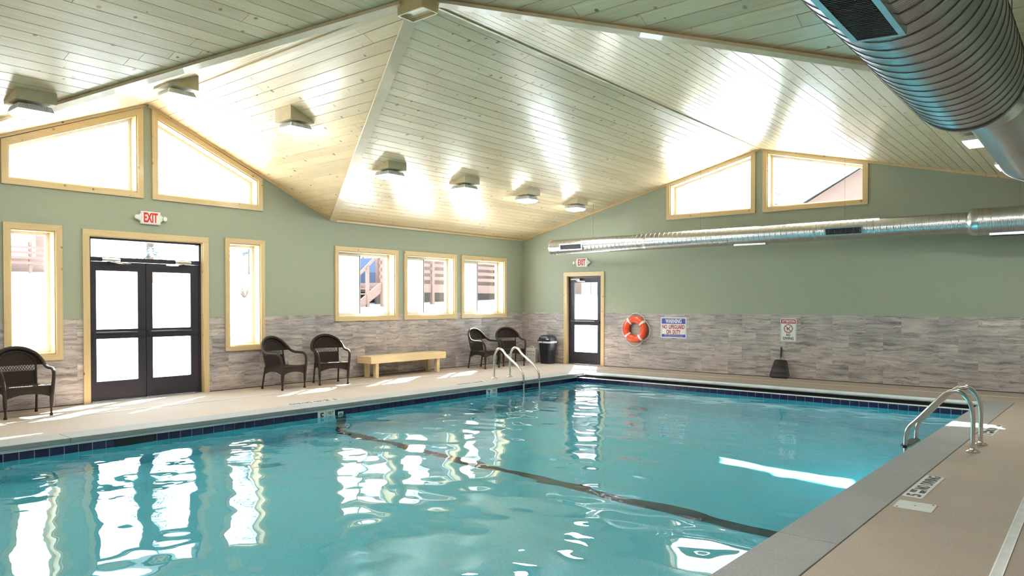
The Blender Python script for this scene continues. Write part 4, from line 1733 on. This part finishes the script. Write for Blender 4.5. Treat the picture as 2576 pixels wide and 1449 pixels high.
# ================================================================== WICKER CHAIRS
def make_chair(label):
    root = empty('wicker_chair', (0, 0, 0))
    tag(root, label, 'chair', 'brown wicker armchairs along the window wall')
    half = [(.285, .285, .25), (.30, .30, .45), (.285, .315, .585), (.215, .325, .655), (.10, .33, .668), (-.03, .332, .672), (-.13, .325, .705), (-.20, .305, .775), (-.265, .245, .865), (-.305, .135, .935), (-.315, 0, .957)]
    full = half + [(x, -y, z) for x, y, z in half[-2::-1]]
    path = catmull(full, 5)
    nn = len(path)
    rad = []
    for i in range(nn):
        t = abs(i / (nn - 1) * 2 - 1)
        rad.append(.024 if t > .55 else .024 + .004 * (1 - t / .55))
    MB().tube(path, rad, 12, up=(0, 1, 0)).build('arm_and_back_rim', 'wicker_rim', root, smooth=True)
    # inner arch
    def wid(z):
        if z < .70:
            return .232 + .012 * (z - .43) / .27
        t = min(1, (z - .70) / .205)
        return .244 * sqrt(max(0, 1 - t * t)) if t < 1 else 0
    bx = lambda z, y=0: -.185 - .115 * ((z - .43) / .5) - .03 * (1 - (y / .26) ** 2)
    arch = [(bx(.70 + .205 * sin(a), .244 * cos(a)), .244 * cos(a), .70 + .205 * sin(a)) for a in [pi * i / 16 for i in range(17)]]
    MB().tube(arch, .014, 8).build('inner_arch', 'wicker_rim', root, smooth=True)
    # flared band between the inner arch and the rim
    vs, fs = [], []
    hp = catmull([p for p in full if p[2] > .70], 4)
    m = 25
    for i in range(m):
        a = pi * i / (m - 1)
        q = arch[0], arch[-1]
        pa = Vector((bx(.70 + .205 * sin(a), .244 * cos(a)), .244 * cos(a), .70 + .205 * sin(a)))
        po = hp[min(len(hp) - 1, int(round(i / (m - 1) * (len(hp) - 1))))]
        for t in (0, .5, 1):
            v = pa.lerp(po, t)
            v.x -= .012 * sin(pi * t)
            vs += [v, v + Vector((-.012, 0, 0))]
    for i in range(m - 1):
        for k in (0, 2):
            a, b_ = i * 6 + k, (i + 1) * 6 + k
            fs += [(a, a + 2, b_ + 2, b_), (a + 1, b_ + 1, b_ + 3, a + 3)]
    MB().add(vs, fs).build('back_flare', 'wicker', root, smooth=True)

    def woven(z0, z1, name):
        rows, cols = max(2, int((z1 - z0) / .02)), 14
        vs, fs = [], []
        for side in (0, 1):
            for i in range(rows + 1):
                z = z0 + (z1 - z0) * i / rows
                w = max(wid(z) - .006, .012)
                for j in range(cols + 1):
                    y = -w + 2 * w * j / cols
                    vs.append((bx(z, y) - .012 * side, y, z))
        st = (rows + 1) * (cols + 1)
        for side in (0, 1):
            for i in range(rows):
                for j in range(cols):
                    a = side * st + i * (cols + 1) + j
                    fs.append((a, a + 1, a + cols + 2, a + cols + 1))
        MB().add(vs, fs).build(name, 'wicker', root, smooth=True)
    woven(.41, .615, 'back_lower_weave')
    woven(.705, .90, 'back_upper_weave')
    # open diamond lattice
    b = MB()
    z0, z1 = .615, .705
    nd_ = 13
    for k in range(nd_):
        for d in (-1, 1):
            ya, yb = -.235 + .47 * k / nd_, -.235 + .47 * (k + 1.6 * d) / nd_
            pts = []
            for t in (0, .25, .5, .75, 1):
                y = ya + (yb - ya) * t + (.018)
                if abs(y) < .238:
                    z = z0 + (z1 - z0) * t
                    pts.append((bx(z, y) - .006, y, z))
            if len(pts) > 1:
                b.tube(pts, .0042, 5)
    for z in (z0, z1):
        b.tube([(bx(z, y) - .006, y, z) for y in (-.238, -.12, 0, .12, .238)], .006, 6)
    b.build('back_lattice', 'wicker_rim', root, smooth=True)
    for sy in (-1, 1):
        b = MB().tube([(bx(z, .238), sy * wid(min(z, .70)), z) for z in (.40, .5, .6, .7, .78)], .015, 8)
        b.build('back_post', 'wicker_rim', root, smooth=True)
    # seat
    b = MB()
    rows, cols = 8, 10
    vs, fs = [], []
    for i in range(rows + 1):
        x = -.20 + .475 * i / rows
        w = .235 + .045 * i / rows
        for j in range(cols + 1):
            y = -w + 2 * w * j / cols
            dz = -.018 * sin(pi * i / rows) * sin(pi * j / cols)
            vs.append((x, y, .425 + dz))
    base = len(vs)
    vs += [(x, y, z - .03) for x, y, z in vs]
    for i in range(rows):
        for j in range(cols):
            a = i * (cols + 1) + j
            fs.append((a, a + 1, a + cols + 2, a + cols + 1))
            fs.append((base + a, base + a + cols + 1, base + a + cols + 2, base + a + 1))
    b.add(vs, fs)
    b.build('seat', 'wicker', root, smooth=True)
    MB().tube([(.275, y, .425) for y in (-.275, -.14, 0, .14, .275)], .019, 10).build('seat_front_roll', 'wicker_rim', root, smooth=True)

    def apron(p, q, h0, h1, nm):
        p, q = Vector(p), Vector(q)
        s_ = Vector((-(q - p).y, (q - p).x, 0)).normalized() * .006
        vs, fs = [], []
        mm = 12
        for i in range(mm + 1):
            t = i / mm
            c = p.lerp(q, t)
            zb = h1 - (h1 - h0) * (abs(2 * t - 1) ** 2.2)
            for sg in (-1, 1):
                vs += [(c.x + sg * s_.x, c.y + sg * s_.y, .42), (c.x + sg * s_.x, c.y + sg * s_.y, zb)]
        for i in range(mm):
            a, b_ = i * 4, (i + 1) * 4
            fs += [(a, a + 1, b_ + 1, b_), (a + 2, b_ + 2, b_ + 3, a + 3), (a + 1, a + 3, b_ + 3, b_ + 1)]
        MB().add(vs, fs).build(nm, 'wicker', root)
    apron((.278, -.285, 0), (.278, .285, 0), .265, .325, 'front_apron')
    apron((.27, .285, 0), (-.20, .24, 0), .28, .335, 'side_apron')
    apron((.27, -.285, 0), (-.20, -.24, 0), .28, .335, 'side_apron')
    apron((-.20, -.24, 0), (-.20, .24, 0), .33, .36, 'rear_apron')
    for sy in (-1, 1):
        MB().tube([(.285, sy * .285, .27), (.282, sy * .283, .17), (.280, sy * .28, .10), (.280, sy * .28, .045), (.280, sy * .28, .02), (.280, sy * .28, .0)], [.027, .024, .015, .014, .024, .022], 10).build('leg', 'wicker_rim', root, smooth=True)
        MB().tube([(-.195, sy * .24, .42), (-.235, sy * .246, .2), (-.265, sy * .25, .045), (-.268, sy * .25, .02), (-.270, sy * .25, .0)], [.017, .016, .015, .023, .021], 10).build('leg', 'wicker_rim', root, smooth=True)
    return root


chair0 = make_chair('brown wicker armchair under the tall window left of the double door')
spots = [(.585, -12.18, -1, None),
         (.565, -7.93, 11, 'brown wicker armchair beside the tall window, turned toward its partner'),
         (.565, -6.86, -20, 'brown wicker armchair turned toward the double door, next to the wooden bench'),
         (.625, -2.32, 4, 'brown wicker armchair between the bench and the corner chair'),
         (.65, -1.31, -29.5, 'brown wicker armchair in the corner beside the first aid box')]
for i, (x, y, a, lab) in enumerate(spots):
    c = chair0 if i == 0 else None
    if c is None:
        c = copy_tree(chair0)
        c['label'] = lab
    c.location = (x, y, 0)
    c.rotation_euler = (0, 0, radians(a))

# ================================================================== BENCH
bn = empty('wooden_bench', (.30, -4.66, 0), 0)
tag(bn, 'long low pine bench under the sliding windows', 'bench')
L2, D2 = 1.12, .235
for k in range(4):
    w = 2 * D2 / 4
    MB().box(-D2 + k * w + .003, -D2 + (k + 1) * w - .003, -L2, L2, .425, .463).build('top_plank', 'bench', bn, center=True)
for x in (-D2 + .002, D2 - .040):
    MB().box(x, x + .038, -L2 + .0, L2 - .0, .315, .424).build('apron_board', 'bench', bn, center=True)
for y in (-L2, L2 - .038):
    MB().box(-D2 + .04, D2 - .04, y, y + .038, .315, .424).build('end_board', 'bench', bn, center=True)
for x in (-D2 + .045, D2 - .13):
    for y in (-L2 + .16, L2 - .25):
        MB().box(x, x + .085, y, y + .085, 0, .36).build('leg', 'bench_z', bn, center=True)

# ================================================================== FIRST AID BOX
fa = empty('first_aid_box', (.50, -.20, 0), radians(4))
tag(fa, 'cream metal first aid box with a handle standing in the corner', 'first aid box')
b = MB().box(-.155, .155, -.06, .06, 0, .385)
o = b.build('case', 'first_aid', fa)
bv = o.modifiers.new('edge', 'BEVEL')
bv.width = .008
bv.segments = 2
MB().tube(catmull([(-.065, 0, .38), (-.055, 0, .41), (-.03, 0, .432), (.03, 0, .432), (.055, 0, .41), (.065, 0, .38)], 4), .008, 8).build('handle', 'white_plastic', fa, smooth=True)
FM = Matrix.Translation((.50, -.20, 0)) @ Matrix.Rotation(radians(4), 4, 'Z') @ Matrix(((1, 0, 0, 0), (0, 0, -1, -.061), (0, 1, 0, 0), (0, 0, 0, 1)))
put_text('FIRST', .115, .03, 'sign_black', fa, FM @ T((-.075, .288, 0)), .01)
put_text('AID', .065, .03, 'sign_black', fa, FM @ T((.088, .288, 0)), .01)
b = MB()
b.lathe([(.019, 0), (.019, .0015)], 16, mat=T((.018, .288, 0)))
wput(b, 'cross_disc', 'sign_black', fa, FM, False)
b = MB()
b.box(.014, .022, .276, .300, .001, .003).box(.006, .030, .284, .292, .001, .003)
wput(b, 'white_cross', 'first_aid', fa, FM, False)
b = MB()
b.box(-.13, .125, .236, .239, 0, .0015).box(-.13, .125, .176, .179, 0, .0015)
wput(b, 'rule_lines', 'sign_black', fa, FM, False)
b = MB()
for k, x in enumerate((-.105, -.052, 0, .05, .1)):
    if k == 0:
        b.box(x - .008, x + .002, .192, .224, 0, .0015).box(x - .008, x + .016, .192, .200, 0, .0015)
    elif k == 1:
        stroke(b, (x - .014, .192), (x + .014, .224), .007, 0, .0015)
    elif k == 2:
        stroke(b, (x - .010, .218), (x + .014, .196), .012, 0, .0015)
    elif k == 3:
        stroke(b, (x - .012, .207), (x + .012, .207), .012, 0, .0015)
    else:
        b.prism([(x - .015, .197, 0), (x + .015, .197, 0), (x + .008, .212, 0), (x, .222, 0), (x - .008, .212, 0)], (0, 0, .0015))
wput(b, 'pictogram_row', 'sign_black', fa, FM, False)
b = MB()
stroke(b, (-.04, .108), (-.025, .122), .008, 0, .0015)
stroke(b, (-.025, .120), (.035, .121), .006, 0, .0015)
stroke(b, (.035, .076), (.10, .072), .004, 0, .0015)
wput(b, 'small_print', 'sign_black', fa, FM, False)

# ================================================================== TRASH BIN
tb = empty('trash_bin', (1.085, -.27, 0), radians(-6))
tag(tb, 'tall black trash bin with domed lid and white liner beside the single door', 'trash bin')


def loft(rings, mat, nm, parent, smooth=True, n=6):
    vs, fs = [], []
    k = None
    for (w, d, r, z) in rings:
        loop = rrect(w, d, r, n)
        k = len(loop)
        vs += [(x, y, z) for x, y in loop]
    for i in range(len(rings) - 1):
        for j in range(k):
            fs.append((i * k + j, i * k + (j + 1) % k, (i + 1) * k + (j + 1) % k, (i + 1) * k + j))
    fs.append(tuple(range(k))[::-1])
    fs.append(tuple((len(rings) - 1) * k + j for j in range(k)))
    return MB().add(vs, fs).build(nm, mat, parent, smooth=smooth)


loft([(.32, .25, .05, 0), (.335, .26, .055, .02), (.41, .31, .06, .555)], 'bin', 'bin_body', tb)
loft([(.425, .325, .06, .548), (.43, .33, .06, .60)], 'liner', 'liner_rim', tb)
loft([(.47, .37, .06, .598), (.47, .37, .06, .622), (.42, .33, .06, .628)], 'bin', 'lid_rim', tb)
loft([(.42, .33, .06, .625), (.415, .325, .07, .67), (.375, .29, .08, .72), (.29, .22, .07, .75), (.18, .14, .05, .757)], 'bin', 'lid_dome', tb)
MB().box(.10, .185, -.168, -.160, .645, .665).build('lid_sticker', 'liner', tb)
MB().box(-.05, -.02, -.168, -.162, .555, .585).build('liner_tie', 'sign_red', tb)

# ================================================================== OUTSIDE
def ground_h(x, y):
    dx = max(-x - WT, x - XW - WT, 0)
    dy = max(y - WT, YB - WT - y, 0)
    d = sqrt(dx * dx + dy * dy)
    t = min(1, max(0, (d - 1.6) / 3.6))
    t = t * t * (3 - 2 * t)
    return -.18 + 1.72 * t + .085 * max(0, d - 5.2) + .05 * sin(x * .7) * sin(y * .6) * min(1, d / 5)


vs, fs = [], []
gx = [-70, -50, -35, -25] + [-20 + i * .8 for i in range(24)] + [-.9, -.45, -.31] 
gy = [-60, -40, -30] + [-26 + i * 1.2 for i in range(40)] + [26, 34, 48, 65]
for x in gx:
    for y in gy:
        vs.append((x, y, ground_h(x, y)))
ny = len(gy)
for i in range(len(gx) - 1):
    for j in range(ny - 1):
        fs.append((i * ny + j, (i + 1) * ny + j, (i + 1) * ny + j + 1, i * ny + j + 1))
o_ = len(vs)
gx2 = [-.31 + i * .8 for i in range(20)] + [17, 22, 30, 45]
gy2 = [.31, .6, 1.0, 1.5, 2.0] + [2.6 + i * .8 for i in range(26)] + [28, 36, 50, 65]
for x in gx2:
    for y in gy2:
        vs.append((x, y, ground_h(x, y)))
ny = len(gy2)
for i in range(len(gx2) - 1):
    for j in range(ny - 1):
        fs.append(tuple(o_ + q for q in (i * ny + j, (i + 1) * ny + j, (i + 1) * ny + j + 1, i * ny + j + 1)))
gme, _ = MB().add(vs, fs).mesh('snow_ground', 'snow', True)
gr = place('snow_ground', gme)
tag(gr, 'white snow covered ground rising outside the windows', 'snow', kind='stuff')

# wooden deck with stairs outside the sliding windows
dk = empty('wooden_deck', (-6.4, 4.0, 1.5))
tag(dk, 'raised brown wooden deck with stairs outside the sliding windows', 'deck')


def dkb(mb, nm, mat='ext_wood'):
    return child_world(mb.build(nm, mat, center=True), dk)


DX, DY0, DY1, DZ = -5.4, -.55, 8.6, 2.25
for k in range(12):
    x = DX - .02 - k * .25
    dkb(MB().box(x - .235, x, DY0, DY1, DZ - .04, DZ), 'deck_board')
dkb(MB().box(DX, DX + .04, DY0, DY1, DZ - .29, DZ), 'fascia_board')
dkb(MB().box(DX - 3.0, DX, DY0 - .04, DY0, DZ - .29, DZ), 'fascia_board')
for k in range(5):
    y = DY0 + .06 + k * 2.2
    dkb(MB().box(DX - .03, DX + .09, y, y + .11, 1.2, DZ + 1.0), 'rail_post')
    dkb(MB().box(DX - 2.9, DX - 2.78, y, y + .11, 1.2, DZ + 1.0), 'rail_post')
for k in range(4):
    z = DZ + .14 + k * .225
    dkb(MB().box(DX + .0, DX + .03, DY0, DY1, z, z + .115), 'rail_board')
dkb(MB().box(DX - .05, DX + .10, DY0 - .05, DY1, DZ + 1.0, DZ + 1.035), 'rail_cap')
for k in range(3):
    dkb(MB().box(DX - 1.6 + k * .5, DX - 1.5 + k * .5, DY0 + .3, DY1, 1.3, DZ - .05), 'under_post', 'ext_dark')
dkb(MB().box(DX - 2.6, DX - 2.5, DY0 + .2, DY1, 1.2, DZ - .04), 'under_wall', 'ext_dark')
# steep stairs descending along y toward the double door
RUN, DROP = 1.0, .85
for k in range(4):
    y = DY0 - RUN / 4 * (k + 1)
    z = DZ - DROP / 5 * (k + 1)
    dkb(MB().box(DX - 1.1, DX, y, y + .26, z - .04, z), 'stair_tread')
for x in (DX - 1.1, DX):
    dkb(MB().prism([(x, DY0, DZ), (x, DY0, DZ - .34), (x, DY0 - RUN, DZ - DROP - .12), (x, DY0 - RUN, DZ - DROP + .16)], (.05, 0, 0)), 'stair_stringer')
    dkb(MB().prism([(x, DY0, DZ + 1.0), (x, DY0, DZ + .89), (x, DY0 - RUN, DZ + .04), (x, DY0 - RUN, DZ + .15)], (.05, 0, 0)), 'stair_handrail')
    dkb(MB().box(x - .02, x + .07, DY0 - RUN + .02, DY0 - RUN + .11, DZ - DROP - .1, DZ + .12), 'rail_post')
    dkb(MB().box(x - .02, x + .07, DY0 - RUN * .55, DY0 - RUN * .55 + .09, DZ - DROP, DZ + .5), 'rail_post')

# tarp covered bulk behind the stairs
tp = empty('tarp_cover', (-8.6, 2.1, 1.7))
tag(tp, 'blue tarp covered bulk with lifting hoops behind the outdoor stairs', 'tarp')
b = MB()
b.add([(-9.4, .9, 1.5), (-7.9, .9, 1.5), (-7.9, 3.0, 1.5), (-9.4, 3.0, 1.5), (-9.3, .95, 2.75), (-8.0, .95, 2.75), (-8.0, 2.95, 2.75), (-9.3, 2.95, 2.75), (-9.1, 1.35, 3.24), (-8.2, 1.35, 3.24), (-8.2, 2.7, 3.34), (-9.1, 2.7, 3.34)],
      [(0, 1, 5, 4), (1, 2, 6, 5), (2, 3, 7, 6), (3, 0, 4, 7), (4, 5, 9, 8), (5, 6, 10, 9), (6, 7, 11, 10), (7, 4, 8, 11), (8, 9, 10, 11)])
child_world(b.build('tarp_sheet', 'tarp'), tp)
for y in (1.55, 2.35):
    child_world(MB().tube([(-8.3, y, 3.2), (-8.3, y, 3.46), (-8.3, y + .2, 3.46), (-8.3, y + .2, 3.2)], .02, 6).build('hoop', 'ext_dark'), tp)

tp.location.x -= .75


def house(name, x0, x1, y0, y1, z0, zh, ridge, zr_, label, group=None, wins=()):
    root = empty(name, ((x0 + x1) / 2, (y0 + y1) / 2, z0))
    tag(root, label, 'building')
    child_world(MB().box(x0, x1, y0, y1, z0, zh).build('wall', 'siding'), root)
    e = .5
    b = MB()
    if ridge == 'y':
        xm = (x0 + x1) / 2
        for pts in ([(x0 - e, zh - .15), (xm, zr_)], [(xm, zr_), (x1 + e, zh - .15)]):
            (ax, az), (bx_, bz) = pts
            b.add([(ax, y0 - e, az), (bx_, y0 - e, bz), (bx_, y1 + e, bz), (ax, y1 + e, az), (ax, y0 - e, az + .15), (bx_, y0 - e, bz + .15), (bx_, y1 + e, bz + .15), (ax, y1 + e, az + .15)],
                  [(0, 1, 2, 3), (4, 7, 6, 5), (0, 4, 5, 1), (2, 6, 7, 3), (0, 3, 7, 4), (1, 5, 6, 2)])
        child_world(MB().prism([(x0, y0, zh), (x1, y0, zh), (xm, y0, zr_)], (0, y1 - y0, 0)).build('gable', 'siding'), root)
    else:
        ym = (y0 + y1) / 2
        for pts in ([(y0 - e, zh - .15), (ym, zr_)], [(ym, zr_), (y1 + e, zh - .15)]):
            (ay, az), (by, bz) = pts
            b.add([(x0 - e, ay, az), (x0 - e, by, bz), (x1 + e, by, bz), (x1 + e, ay, az), (x0 - e, ay, az + .15), (x0 - e, by, bz + .15), (x1 + e, by, bz + .15), (x1 + e, ay, az + .15)],
                  [(0, 1, 2, 3), (4, 7, 6, 5), (0, 4, 5, 1), (2, 6, 7, 3), (0, 3, 7, 4), (1, 5, 6, 2)])
        child_world(MB().prism([(x0, y0, zh), (x0, y1, zh), (x0, ym, zr_)], (x1 - x0, 0, 0)).build('gable', 'siding'), root)
    child_world(b.build('roof', 'shingle'), root)
    for (ax, bx_, ay, by, az, bz) in wins:
        f = child_world(MB().box(ax - .06, bx_ + .06, ay - .06, by + .06, az - .06, bz + .06).build('window', 'white_vinyl'), root)
        d = .03
        child_world(MB().box(ax - (d if bx_ - ax < .2 else 0), bx_ + (d + .05 if bx_ - ax < .2 else 0), ay - (d + .05 if by - ay < .2 else 0), by + (d if by - ay < .2 else 0), az, bz).build('pane', 'ext_glass'), f)
    return root


house('brown_house', -30, -21, -11, -4.7, 2.2, 5.4, 'y', 7.6, 'brown house with a deck rail seen through the tall window', wins=[(-21.02, -20.98, -6.4, -5.4, 3.5, 4.9)])
rl = empty('deck_railing', (-20, -6.5, 2.9))
tag(rl, 'pale wooden railing in front of the brown house', 'railing')
for k in range(4):
    child_world(MB().box(-20.0, -19.96, -9, -4.6, 3.12 + k * .2, 3.22 + k * .2).build('rail_board', 'ext_wood'), rl)
for k in range(5):
    child_world(MB().box(-20.1, -20, -9 + k * 1.05, -8.9 + k * 1.05, 2.6, 4.0).build('rail_post', 'ext_wood'), rl)
house('brown_cabin', -14.5, -8.6, 4.2, 14, 1.5, 5.2, 'x', 7.0, 'brown cabin wall standing behind the raised deck', wins=[(-8.62, -8.58, 6.0, 7.0, 2.9, 4.2)])
house('shingled_house', 3.9, 10.6, 11, 20, .8, 5.0, 'y', 6.9, 'brown shingled house seen through the far gable window', wins=[(5.6, 6.6, 10.98, 11.02, 2.2, 3.6)])
house('porch_cabin', -7.6, -2.6, 9.6, 15, .9, 3.9, 'x', 5.6, 'brown porch cabin seen through the single glass door', wins=[(-6.0, -5.0, 9.58, 9.62, 1.6, 3.0)])


def tree(x, y, h, r, label, seed):
    rn = random.Random(seed)
    z = ground_h(x, y) - .1
    root = empty('evergreen_tree', (x, y, z))
    tag(root, label, 'tree', 'evergreens beyond the pool house')
    MB().tube([(0, 0, 0), (0, 0, h * .5), (0, 0, h)], [.16, .09, .01], 8).build('trunk', 'bark', root)
    vs, fs = [], []
    for k in range(46):
        t = k / 46
        zz = h * (.16 + .82 * t)
        L = r * (1 - t) ** .8 * rn.uniform(.75, 1.1) + .1
        for q in range(6):
            a = rn.uniform(0, 2 * pi)
            d = Vector((cos(a), sin(a), -.35))
            s_ = Vector((-sin(a), cos(a), 0))
            p0 = Vector((0, 0, zz))
            for m_ in range(4):
                f0, f1 = m_ / 4, (m_ + 1) / 4
                i0 = len(vs)
                w = .12 * L * (1 - .5 * f0)
                vs += [p0 + d * L * f0, p0 + d * L * f1 + s_ * w + Vector((0, 0, -.03)), p0 + d * L * min(1, f1 + .1), p0 + d * L * f1 - s_ * w + Vector((0, 0, -.03))]
                fs += [(i0, i0 + 1, i0 + 2), (i0, i0 + 2, i0 + 3)]
    MB().add(vs, fs).build('foliage', 'evergreen', root)


tree(-16, -3.0, 7.2, 1.1, 'dark evergreen showing through the door gable window on the bench side', 1)
tree(-24, 6.0, 9.0, 2.0, 'taller evergreen farther back behind the raised deck', 2)
tree(-1.0, 22, 8.0, 1.8, 'evergreen standing beyond the far gable window', 4)

# snowy bush outside the narrow window
bu = empty('bare_bush', (-8.5, -3.4, ground_h(-8.5, -3.4)))
tag(bu, 'small bare twiggy bush in the snow outside the narrow window', 'bush')
rn = random.Random(5)
for k in range(26):
    a, e_ = rn.uniform(0, 2 * pi), rn.uniform(.25, 1.3)
    L = rn.uniform(.35, .75)
    d = Vector((cos(a) * cos(e_), sin(a) * cos(e_), sin(e_)))
    p1 = d * L * .5
    p2 = d * L + Vector((rn.uniform(-.1, .1), rn.uniform(-.1, .1), 0))
    b = MB().tube([(0, 0, -.05), p1, p2], [.014, .010, .004], 5)
    for q in range(3):
        pp_ = p1.lerp(p2, rn.uniform(0, .9))
        b.tube([pp_, pp_ + Vector((rn.uniform(-.2, .2), rn.uniform(-.2, .2), rn.uniform(.02, .2)))], [.006, .003], 4)
    b.build('twig', 'bark', bu)
